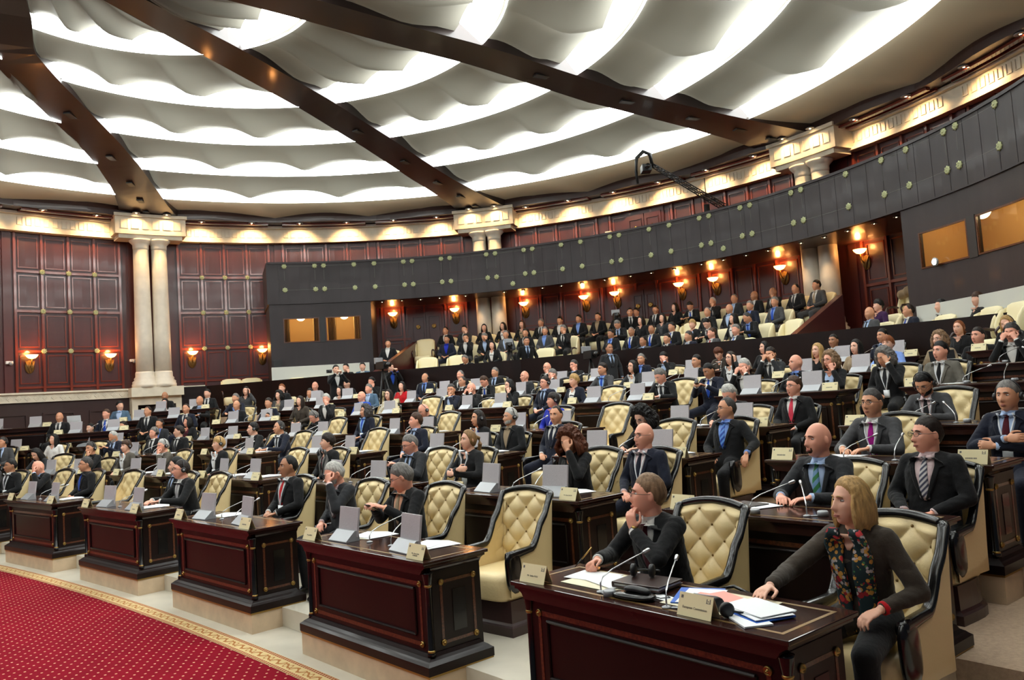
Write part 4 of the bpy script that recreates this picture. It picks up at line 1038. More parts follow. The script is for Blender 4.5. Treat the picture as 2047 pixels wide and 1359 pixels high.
# downlights
def make_down(r_=.085):
    r = thing('downlight', 'x', 'ceiling light', (0, 0, -50), 0, 'round downlights')
    bm = bmesh.new(); lathe(bm, [(r_, .0), (r_ + .025, .0), (r_ + .025, -.015), (r_, -.015)], 18); mobj('ring', bm_me(bm, 'ring'), 'silver', r)
    bm = bmesh.new(); lathe(bm, [(.001, -.004), (r_, -.004), (r_, -.012), (.001, -.016)], 18); mobj('lamp', bm_me(bm, 'lamp'), 'bulb', r)
    return r
dl0 = make_down()
DL = [136.77, 130.67, 117.84, 111.3, 104.83, 98.28, 91.58, 85.34, 72.17, 65.97, 59.29, 52.76, 45.9, 39.3, 25.84, 19.26, 12.28, 5.8, 143, 149.5]
first = True; nd = 0
def light(nm, loc, e, col, size=.08, typ='POINT', rot=None, spot=None):
    l = bpy.data.objects.new(nm, bpy.data.lights.new(nm, typ)); C.objects.link(l); l.location = loc; l.data.energy = e; l.data.color = col
    if typ != 'AREA': l.data.shadow_soft_size = size
    if spot: l.data.spot_size = spot; l.data.spot_blend = .8
    if rot: l.rotation_euler = rot
    return l
for a in sorted(DL, reverse=True):
    nd += 1; o = dl0 if first else dup(dl0, (0, 0, 0), 0, ''); first = False; o.location = pol(13.05, a, 8.13); o['label'] = 'round downlight over the marble frieze, the %s from the left' % ORD[nd]
    light('downlight_lamp', pol(12.98, a, 8.05), SPOT, (1, .62, .28), .05, 'SPOT', (radians(38), 0, radians(a) - pi / 2), radians(110))
for ci, ca in enumerate((124.35, 78.35, 32.35)):
    for s, nm in ((1.9, 'left'), (-1.9, 'right')):
        o = dup(dl0, pol(12.75, ca + s, zb(.28) - .002), 0, 'downlight under the %s ceiling beam, %s of its two above the capital' % (('left', 'middle', 'right')[ci], nm)); 
        light('downlight_lamp', pol(12.7, ca + s, zb(.28) - .06), SPOT * .5, (1, .62, .28), .05, 'SPOT', (0, 0, 0), radians(150))
UB = [93.4, 90.45, 87.66, 84.78, 80.81, 74.91, 72.0, 69.05, 66.13, 63.0, 59.5, 55.55, 52.44, 49.0, 44.94, 41.73, 38.4, 35.2, 30.5, 27.2, 24.0, 20.4, 17.4]
for n_, a in enumerate(UB):
    o = dup(dl0, pol(12.05, a, 5.325), 0, 'small downlight under the balcony edge, the %s from the left' % ORD[n_ + 1], 'downlights under the balcony'); o.scale = (.6, .6, 1)
    if n_ % 2 == 0: light('soffit_lamp', pol(12.05, a, 5.24), 9, (1, .60, .26), .04, 'SPOT', (0, 0, 0), radians(120))

for a in (80.3, 76.4, 34.2, 30.4): light('column_lamp', pol(12.65, a, 5.22), 26, (1, .62, .30), .05, 'SPOT', (radians(12), 0, radians(a) - pi / 2), radians(75))
# ---------------------------------------------------------------- tufted armchair (faces local +Y)
def make_chair(hi):
    """returns an unlinked prototype: dict of part meshes"""
    d = {}
    K = 44 if hi else 22
    # plan of the shell, from the right arm front round the back to the left arm front
    def plan(u):                       # u in -1..1
        a = abs(u); s = 1 if u > 0 else -1
        if a < .45: x = .255 * (a / .45); y = -.27 - .015 * cos(a / .45 * pi / 2)
        elif a < .62:
            k = (a - .45) / .17 * pi / 2; x = .255 + .045 * sin(k); y = -.27 + .06 * (1 - cos(k))
        else: k = (a - .62) / .38; x = .30 - .012 * sin(k * pi); y = -.21 + .50 * k
        return Vector((s * x, y, 0))
    def height(u):
        a = abs(u)
        if a < .5: return 1.105 - .045 * (a / .5) ** 2
        if a < .60: return 1.06 - .012 * ((a - .5) / .1)
        if a < .78:
            k = (a - .60) / .18; k = k ** .8; k = k * k * (3 - 2 * k); return 1.048 - .40 * k
        return .648 - .02 * ((a - .78) / .22)
    def nrm(u):
        p, q = plan(u - .01), plan(u + .01); t = (q - p).normalized(); return Vector((-t.y, t.x, 0))   # inward
    us = [-1 + 2 * i / (2 * K) for i in range(2 * K + 1)]
    def lean(p, z): return Vector((p.x, p.y - .10 * max(0, (z - .45)) * (1 if p.y < -.15 else .25), z))
    # outer shell
    bm = bmesh.new(); rows = []
    for u in us:
        h = height(u); p = plan(u); rows.append([bm.verts.new(lean(p, .30 + (h - .30) * k / 6)) for k in range(7)])
    for a, b in zip(rows, rows[1:]):
        for k in range(6): bm.faces.new((a[k], a[k + 1], b[k + 1], b[k]))
    rows2 = []
    for u in us:
        h = height(u); p = plan(u) + nrm(u) * .03; rows2.append([bm.verts.new(lean(p, .30 + (h - .30) * k / 6)) for k in range(7)])
    for a, b in zip(rows2, rows2[1:]):
        for k in range(6): bm.faces.new((a[k], b[k], b[k + 1], a[k + 1]))
    for a, b, a2, b2 in zip(rows, rows[1:], rows2, rows2[1:]): bm.faces.new((a[0], b[0], b2[0], a2[0])); bm.faces.new((a[6], a2[6], b2[6], b[6]))
    d['back_shell'] = bm_me(bm, 'back_shell')
    # tufted inner back with buttons
    bm = bmesh.new(); NI, NJ = (84, 66) if hi else (34, 26); gr = []; bt = []
    for i in range(NI + 1):
        u = -.68 + 1.36 * i / NI; row = []; h = height(u) - .012; p0 = plan(u); n = nrm(u)
        for j in range(NJ + 1):
            z = .44 + (h - .44) * j / NJ; uu = u / .1875; vv = (z - .52) / .105
            a, b = (uu + vv) / 1.0, (uu - vv) / 1.0
            q = abs(sin(pi * a / 2) * sin(pi * b / 2)) ** .5
            edge = min(1, (1 - abs(u) / .68) * 6, (h - z) / .05)
            row.append(bm.verts.new(lean(p0 + n * (.030 + (.012 + .040 * q) * max(0, edge)), z)))
        gr.append(row)
    for a, b in zip(gr, gr[1:]):
        for k in range(NJ): bm.faces.new((a[k], b[k], b[k + 1], a[k + 1]))
    d['tufting'] = bm_me(bm, 'tufting')
    d['buttons'] = []
    if hi:
        for jj in range(0, 6):
            for ii in range(-3, 4):
                if (ii + jj) % 2: continue
                u = ii * .1875; z = .52 + jj * .105
                if abs(u) > .60 or z > height(u) - .05: continue
                bm = bmesh.new(); ell(bm, lean(plan(u) + nrm(u) * .046, z), .009, .009, .009, None, 6); d['buttons'].append(bm_me(bm, 'button'))
    # black rim and arms
    bm = bmesh.new(); rings = []
    for u in us:
        p = lean(plan(u), height(u)); n = nrm(u); a = abs(u)
        ra = .028 if a < .8 else .028 + .012 * (a - .8) / .2
        rings.append(ring_pts(p + n * .016, n, Vector((0, 0, 1)) if True else n, .034, ra, 10, 2.6))
    loft(bm, rings)
    d['rim'] = bm_me(bm, 'rim')
    for s in (-1, 1):
        bm = bmesh.new(); rings = []
        for k in range(13):                       # rounded front of the arm
            th = k / 12; z = .672 - .34 * th; e = max(.12, 1 - (2 * th - 1) ** 4) ** .5
            rings.append(ring_pts(Vector((s * .287, .238 - .02 * th, z)), Vector((1, 0, 0)), Vector((0, 1, 0)), .034 * e, .088 * e, 16, 2.6))
        loft(bm, rings)
        d['arm', s] = bm_me(bm, 'arm')
    bm = bmesh.new()
    rings = [ring_pts(Vector((0, .03, z)), Vector((1, 0, 0)), Vector((0, 1, 0)), .262 * k, .30 * k, 32, 5) for z, k in ((.27, .98), (.29, 1), (.42, 1), (.455, .97), (.475, .88), (.482, .6))]
    loft(bm, rings); d['seat'] = bm_me(bm, 'seat')
    bm = bmesh.new()
    def half(z, k): return [Vector((x * k, y * k, z)) for x, y in ([(-.30, .30), (-.10, .30), (.10, .30), (.30, .30), (.31, .1)] + [(.31 * cos(a), -.02 - .30 * sin(a)) for a in [pi * i / 10 for i in range(11)]] + [(-.31, .1)])]
    loft(bm, [half(z, k) for z, k in ((0, 1.04), (.07, 1.04), (.085, 1.0), (.10, .94), (.27, .90))]); d['pedestal'] = bm_me(bm, 'pedestal', False)
    return d
CH = {1: make_chair(True), 0: make_chair(False)}
def link_chair(hi, loc, rz, label, group):
    d = CH[hi]; r = thing('tufted_armchair', label, 'armchair', loc, rz, group)
    P = lambda n, me, m, par=None: mobj(n, me, m, par or r)
    P('back_shell', d['back_shell'], 'cream'); t = P('backrest', d['tufting'], 'cream'); P('frame', d['rim'], 'black'); P('seat', d['seat'], 'cream'); P('pedestal', d['pedestal'], 'darkwood')
    for s in (-1, 1): P('arm', d['arm', s], 'black')
    for b in d['buttons']: P('button', b, 'golddim', t)
    return r
chair_hi = link_chair(1, (0, 0, -50), 0, 'x', 'tufted cream armchairs behind the desks')
chair_lo = link_chair(0, (0, 0, -50), 0, 'x', 'tufted cream armchairs behind the desks')
# ---------------------------------------------------------------- gallery armchair: cream wings, thin dark arms and legs
def make_gallery_chair():
    r = thing('gallery_armchair', 'x', 'armchair', (0, 0, -50), 0)
    bm = bmesh.new()
    rings = []
    for z, w, t, y in ((.30, .27, .06, -.24), (.5, .275, .065, -.25), (.75, .285, .06, -.28), (.92, .30, .05, -.31), (1.0, .27, .045, -.32), (1.03, .16, .03, -.322)):
        rings.append(ring_pts(Vector((0, y, z)), Vector((1, 0, 0)), Vector((0, 1, 0)), w, t, 20, 3))
    loft(bm, rings)
    for s in (-1, 1):
        loft(bm, [ring_pts(Vector((s * .30, y, z)), Vector((1, 0, 0)), Vector((0, 0, 1)), .03, h, 10, 3) for y, z, h in ((-.30, .72, .26), (-.2, .70, .24), (-.12, .64, .17), (-.08, .60, .10))])
    mobj('backrest', bm_me(bm, 'backrest'), 'creamlt', r)
    bm = bmesh.new(); loft(bm, [ring_pts(Vector((0, .02, z)), Vector((1, 0, 0)), Vector((0, 1, 0)), .285 * k, .28 * k, 20, 5) for z, k in ((.22, .98), (.38, 1), (.44, .98), (.465, .85))]); mobj('seat', bm_me(bm, 'seat'), 'creamlt', r)
    for s in (-1, 1):
        bm = bmesh.new(); tube(bm, [(s * .305, -.10, .62), (s * .32, .05, .645), (s * .32, .20, .63), (s * .315, .255, .57), (s * .305, .22, .44)], [.022, .024, .026, .022, .016], 8); mobj('arm', bm_me(bm, 'arm'), 'darkwood', r)
        for y in (-.24, .24):
            bm = bmesh.new(); tube(bm, [(s * .24, y, .24), (s * .245, y * 1.05, .0)], [.024, .016], 8); mobj('leg', bm_me(bm, 'leg'), 'darkwood', r)
    return r
gal_chair = make_gallery_chair()
# ---------------------------------------------------------------- two-seat desk; local x along the row, local -y is the podium side (front), origin at front centre on the floor
DW, DD, DH = .96, .60, .80
def rosette(bm, c, n, r=.023):
    n = n.normalized(); a, b = frame_of(n)
    for rr, d in ((r, 0), (r, .008), (r * .72, .016), (r * .62, .011), (r * .3, .013), (r * .22, .022)): pass
    rings = [ring_pts(c + n * d, a, b, rr, rr, 16) for rr, d in ((r, -.002), (r, .008), (r * .74, .016), (r * .62, .010), (r * .34, .012), (r * .25, .020), (r * .05, .023))]
    loft(bm, rings)
def make_desk(pl=.20):
    r = thing('desk', 'x', 'desk', (0, 0, -50), 0, 'two-seat mahogany desks')
    bm = bmesh.new(); W = DW
    box(bm, -W, W, 0, DD, DH - .025, DH, bev=.006); box(bm, -W + .02, W - .02, .02, DD - .02, DH - .045, DH - .025)
    loft(bm, [[Vector((x * k1, .03 + y0, z)) for x, y0 in ((-1, 0), (1, 0), (1, DD - .05), (-1, DD - .05))] for z, k1 in ((DH - .10, W - .09), (DH - .07, W - .07), (DH - .045, W - .03))])
    mobj('top', bm_me(bm, 'top', False), 'topwood', r)
    bm = bmesh.new(); bx = W - .08
    box(bm, -bx, bx, .08, .11, .10, DH - .09)                        # front
    # recessed panel mouldings
    for x0, x1, z0, z1 in ((-bx + .16, bx - .16, .25, .58),):
        tube(bm, [(x0, .075, z0), (x1, .075, z0)], .010, 6); tube(bm, [(x0, .075, z1), (x1, .075, z1)], .010, 6); tube(bm, [(x0, .075, z0), (x0, .075, z1)], .010, 6); tube(bm, [(x1, .075, z0), (x1, .075, z1)], .010, 6)
    mobj('front_panel', bm_me(bm, 'front_panel', False), 'mahogany', r)
    for s in (-1, 1):
        bm = bmesh.new(); box(bm, min(s * bx, s * (bx - .03)), max(s * bx, s * (bx - .03)), .12, DD - .03, .10, DH - .09)
        sp = mobj('side_panel', bm_me(bm, 'side_panel', False), 'mahogany', r)
        bm = bmesh.new(); box(bm, min(s * (bx - .004), s * (bx + .004)), max(s * (bx - .004), s * (bx + .004)), .30, .42, .25, .55); mobj('slot', bm_me(bm, 'slot', False), 'black', sp)
        for y in (.20, .50):
            for z in (.19, .62):
                bm = bmesh.new(); rosette(bm, Vector((s * bx, y, z)), Vector((s, 0, 0))); mobj('rosette', bm_me(bm, 'rosette'), 'gold', sp)
        for a_, b_ in (((.20, .19), (.20, .62)), ((.50, .19), (.50, .62)), ((.20, .62), (.50, .62)), ((.20, .19), (.50, .19))):
            bm = bmesh.new(); y0, y1 = min(a_[0], b_[0]) - .011, max(a_[0], b_[0]) + .011; z0, z1 = min(a_[1], b_[1]) - .011, max(a_[1], b_[1]) + .011
            box(bm, min(s * bx, s * (bx + .002)), max(s * bx, s * (bx + .002)), y0, y1, z0, z1); mobj('inlay', bm_me(bm, 'inlay', False), 'inlay', sp)
        # corner column with gilt rings
        bm = bmesh.new(); lathe(bm, [(.032, .12), (.032, .145), (.024, .152), (.022, .60), (.025, .62), (.027, .63), (.034, .67), (.038, .70), (.038, .71)], 16, Vector((s * (bx + .005), .085, 0)))
        cc = mobj('corner_column', bm_me(bm, 'corner_column'), 'black', r)
        for z in (.615, .155):
            bm = bmesh.new(); lathe(bm, [(.024, z - .010), (.0285, z), (.024, z + .010)], 16, Vector((s * (bx + .005), .085, 0))); mobj('gilt_ring', bm_me(bm, 'gilt_ring'), 'gold', cc)
    for x in (-bx + .09, bx - .09):
        for z in (.19, .62):
            bm = bmesh.new(); rosette(bm, Vector((x, .08, z)), Vector((0, -1, 0))); mobj('rosette', bm_me(bm, 'rosette'), 'gold', r)
    for x0, x1, z0, z1 in ((-bx + .11, bx - .11, .605, .635), (-bx + .11, bx - .11, .175, .205), (-bx + .078, -bx + .102, .21, .60), (bx - .102, bx - .078, .21, .60)):
        bm = bmesh.new(); box(bm, x0, x1, .0775, .0795, z0, z1); mobj('inlay', bm_me(bm, 'inlay', False), 'inlay', r)
    for x0, x1, y0, y1 in ((-W + .07, W - .07, .07, .09), (-W + .07, W - .07, DD - .09, DD - .07), (-W + .07, -W + .09, .09, DD - .09), (W - .09, W - .07, .09, DD - .09)):
        bm = bmesh.new(); box(bm, x0, x1, y0, y1, DH, DH + .001); mobj('top_inlay', bm_me(bm, 'top_inlay', False), 'golddim', r)
    bm = bmesh.new(); q = [(-W - .0, .0), (W + .0, .0), (W + .0, DD), (-W - .0, DD)]
    def rr(k, z): return [Vector((math.copysign(abs(x) - k, x), k if y == 0 else y - k, z)) for x, y in q]
    loft(bm, [rr(.0, .012), rr(.0, .075), rr(.02, .09), rr(.03, .10), rr(.055, .115), rr(.07, .14)]); mobj('base_moulding', bm_me(bm, 'base_moulding', False), 'mahogany', r)
    bm = bmesh.new(); loft(bm, [rr(.004, -.004), rr(.004, .012)]); mobj('gilt_strip', bm_me(bm, 'gilt_strip', False), 'gold', r)
    bm = bmesh.new(); box(bm, -W + .01, W - .01, .01, .36, -pl, -.004); mobj('plinth', bm_me(bm, 'plinth', False), 'stone', r)
    return r
desk0 = make_desk(.20); desk5 = make_desk(.34)
# ---------------------------------------------------------------- monitor, microphone, card, papers (origin on the desk top, -y towards the podium)
def make_monitor():
    r = thing('monitor', 'x', 'monitor', (0, 0, -50), 0, 'flip-up desk monitors')
    bm = bmesh.new(); R_ = Matrix.Rotation(-.16, 4, 'X'); box(bm, -.145, .145, -.008, .010, .03, .275, bev=.003)
    bm.transform(Matrix.Translation((0, .03, .0)) @ Matrix.Rotation(-.14, 4, 'X')); mobj('back_cover', bm_me(bm, 'back_cover', False), 'monitor', r)
    bm = bmesh.new(); box(bm, -.135, .135, .0102, .0115, .04, .265); bm.transform(Matrix.Translation((0, .03, 0)) @ Matrix.Rotation(-.14, 4, 'X')); mobj('screen', bm_me(bm, 'screen', False), 'screenface', r)
    bm = bmesh.new(); prof = [(-.075, .0), (-.075, .008), (.012, .085), (.05, .085), (.06, .0)]
    loft(bm, [[Vector((x, y, z)) for y, z in prof] for x in (-.14, .14)]); mobj('stand', bm_me(bm, 'stand', False), 'silver', r)
    return r
def make_mic():
    r = thing('microphone', 'x', 'microphone', (0, 0, -50), 0, 'gooseneck microphones on the desks')
    bm = bmesh.new(); lathe(bm, [(.026, 0), (.026, .006), (.008, .012)], 16); mobj('base', bm_me(bm, 'base'), 'silver', r)
    bm = bmesh.new(); tube(bm, [(0, 0, .005), (0, 0, .05), (.0, .02, .085), (.0, .08, .115), (.0, .20, .155), (.0, .30, .185)], [.005, .005, .0045, .0045, .004, .004], 7); mobj('gooseneck', bm_me(bm, 'gooseneck'), 'steel', r)
    bm = bmesh.new(); cap(bm, (0, .295, .183), (0, .325, .192), .010, .012, 10); mobj('capsule', bm_me(bm, 'capsule'), 'steel', r)
    bm = bmesh.new(); lathe(bm, [(.036, 0), (.036, .028), (.030, .034)], 20, Vector((.10, 0, 0))); box(bm, 0, .1, -.012, .012, 0, .005); mobj('speaker_button', bm_me(bm, 'speaker_button'), 'silver', r)
    return r
def make_plate():
    r = thing('name_card', 'x', 'name card', (0, 0, -50), 0, 'folded name cards on the desks')
    bm = bmesh.new(); w, h, d, t = .105, .105, .038, .0015
    for s in (-1, 1):
        loft(bm, [[Vector((x, s * d, 0)), Vector((x, s * (d - t * 2), 0)), Vector((x, 0, h - t * 2)), Vector((x, 0, h))] for x in (-w, w)], mi=0)
    mobj('card', bm_me(bm, 'card', False), 'plate', r)
    bm = bmesh.new()
    nv = Vector((0, -h, d)).normalized() * .0008; P = lambda x, z: Vector((x, -d * (1 - z / h), z)) + nv
    def quad(x0, x1, z0, z1): bm.faces.new([bm.verts.new(P(*q)) for q in ((x0, z0), (x1, z0), (x1, z1), (x0, z1))])
    for q in ((-.092, -.078, .078, .092), (.066, .071, .074, .092), (.074, .082, .080, .084), (.085, .090, .074, .092), (.064, .092, .072, .075)): quad(*q)
    mobj('emblem', bm_me(bm, 'emblem', False), 'ink', r)
    bm = bmesh.new()
    nv = Vector((0, -h, d)).normalized() * .0008; x = -.05
    random.seed(3)
    for k in range(9):
        ww = random.uniform(.004, .010); 
        bm.faces.new([bm.verts.new(Vector((a, -d * (1 - b / h), b)) + nv) for a, b in ((x, .036), (x + ww, .036), (x + ww, .046), (x, .046))]); x += ww + .003
    mobj('printed_name', bm_me(bm, 'printed_name', False), 'ink', r)
    return r
def text_mesh(txt, size, extr=.0004):
    cu = bpy.data.curves.new('t', 'FONT'); cu.body = txt; cu.size = size; cu.align_x = 'CENTER'; cu.extrude = extr; cu.resolution_u = 3
    o = bpy.data.objects.new('t', cu); C.objects.link(o); dg = bpy.context.evaluated_depsgraph_get(); dg.update()
    me = bpy.data.meshes.new_from_object(o.evaluated_get(dg)); bpy.data.objects.remove(o); me.materials.clear(); return me
def make_papers():
    r = thing('papers', 'x', 'papers', (0, 0, -50), 0)
    for k, (x, y, a, z) in enumerate(((0, 0, .1, 0), (.05, .03, -.25, .0025), (-.06, .02, .3, .005))):
        bm = bmesh.new(); box(bm, -.105, .105, -.148, .148, 0, .002); bm.transform(Matrix.Translation((x, y, z)) @ Matrix.Rotation(a, 4, 'Z')); mobj('sheet', bm_me(bm, 'sheet', False), ('paperc', 'paper', 'paper')[k], r)
    return r
def make_headset():
    r = thing('headset', 'x', 'headset', (0, 0, -50), 0)
    for s in (-1, 1):
        bm = bmesh.new(); lathe(bm, [(.02, -.014), (.036, -.012), (.037, .006), (.026, .012)], 16); bm.transform(Matrix.Translation((s * .055, 0, .037)) @ Matrix.Rotation(pi / 2, 4, 'Y')); mobj('earpiece', bm_me(bm, 'earpiece'), 'blackmat', r)
    bm = bmesh.new(); tube(bm, [(-.055, 0, .037), (-.075, .07, .02), (-.04, .13, .01), (.04, .13, .01), (.075, .07, .02), (.055, 0, .037)], .006, 6); mobj('band', bm_me(bm, 'band'), 'blackmat', r)
    return r
monitor0, mic0, plate0, papers0, headset0 = make_monitor(), make_mic(), make_plate(), make_papers(), make_headset()
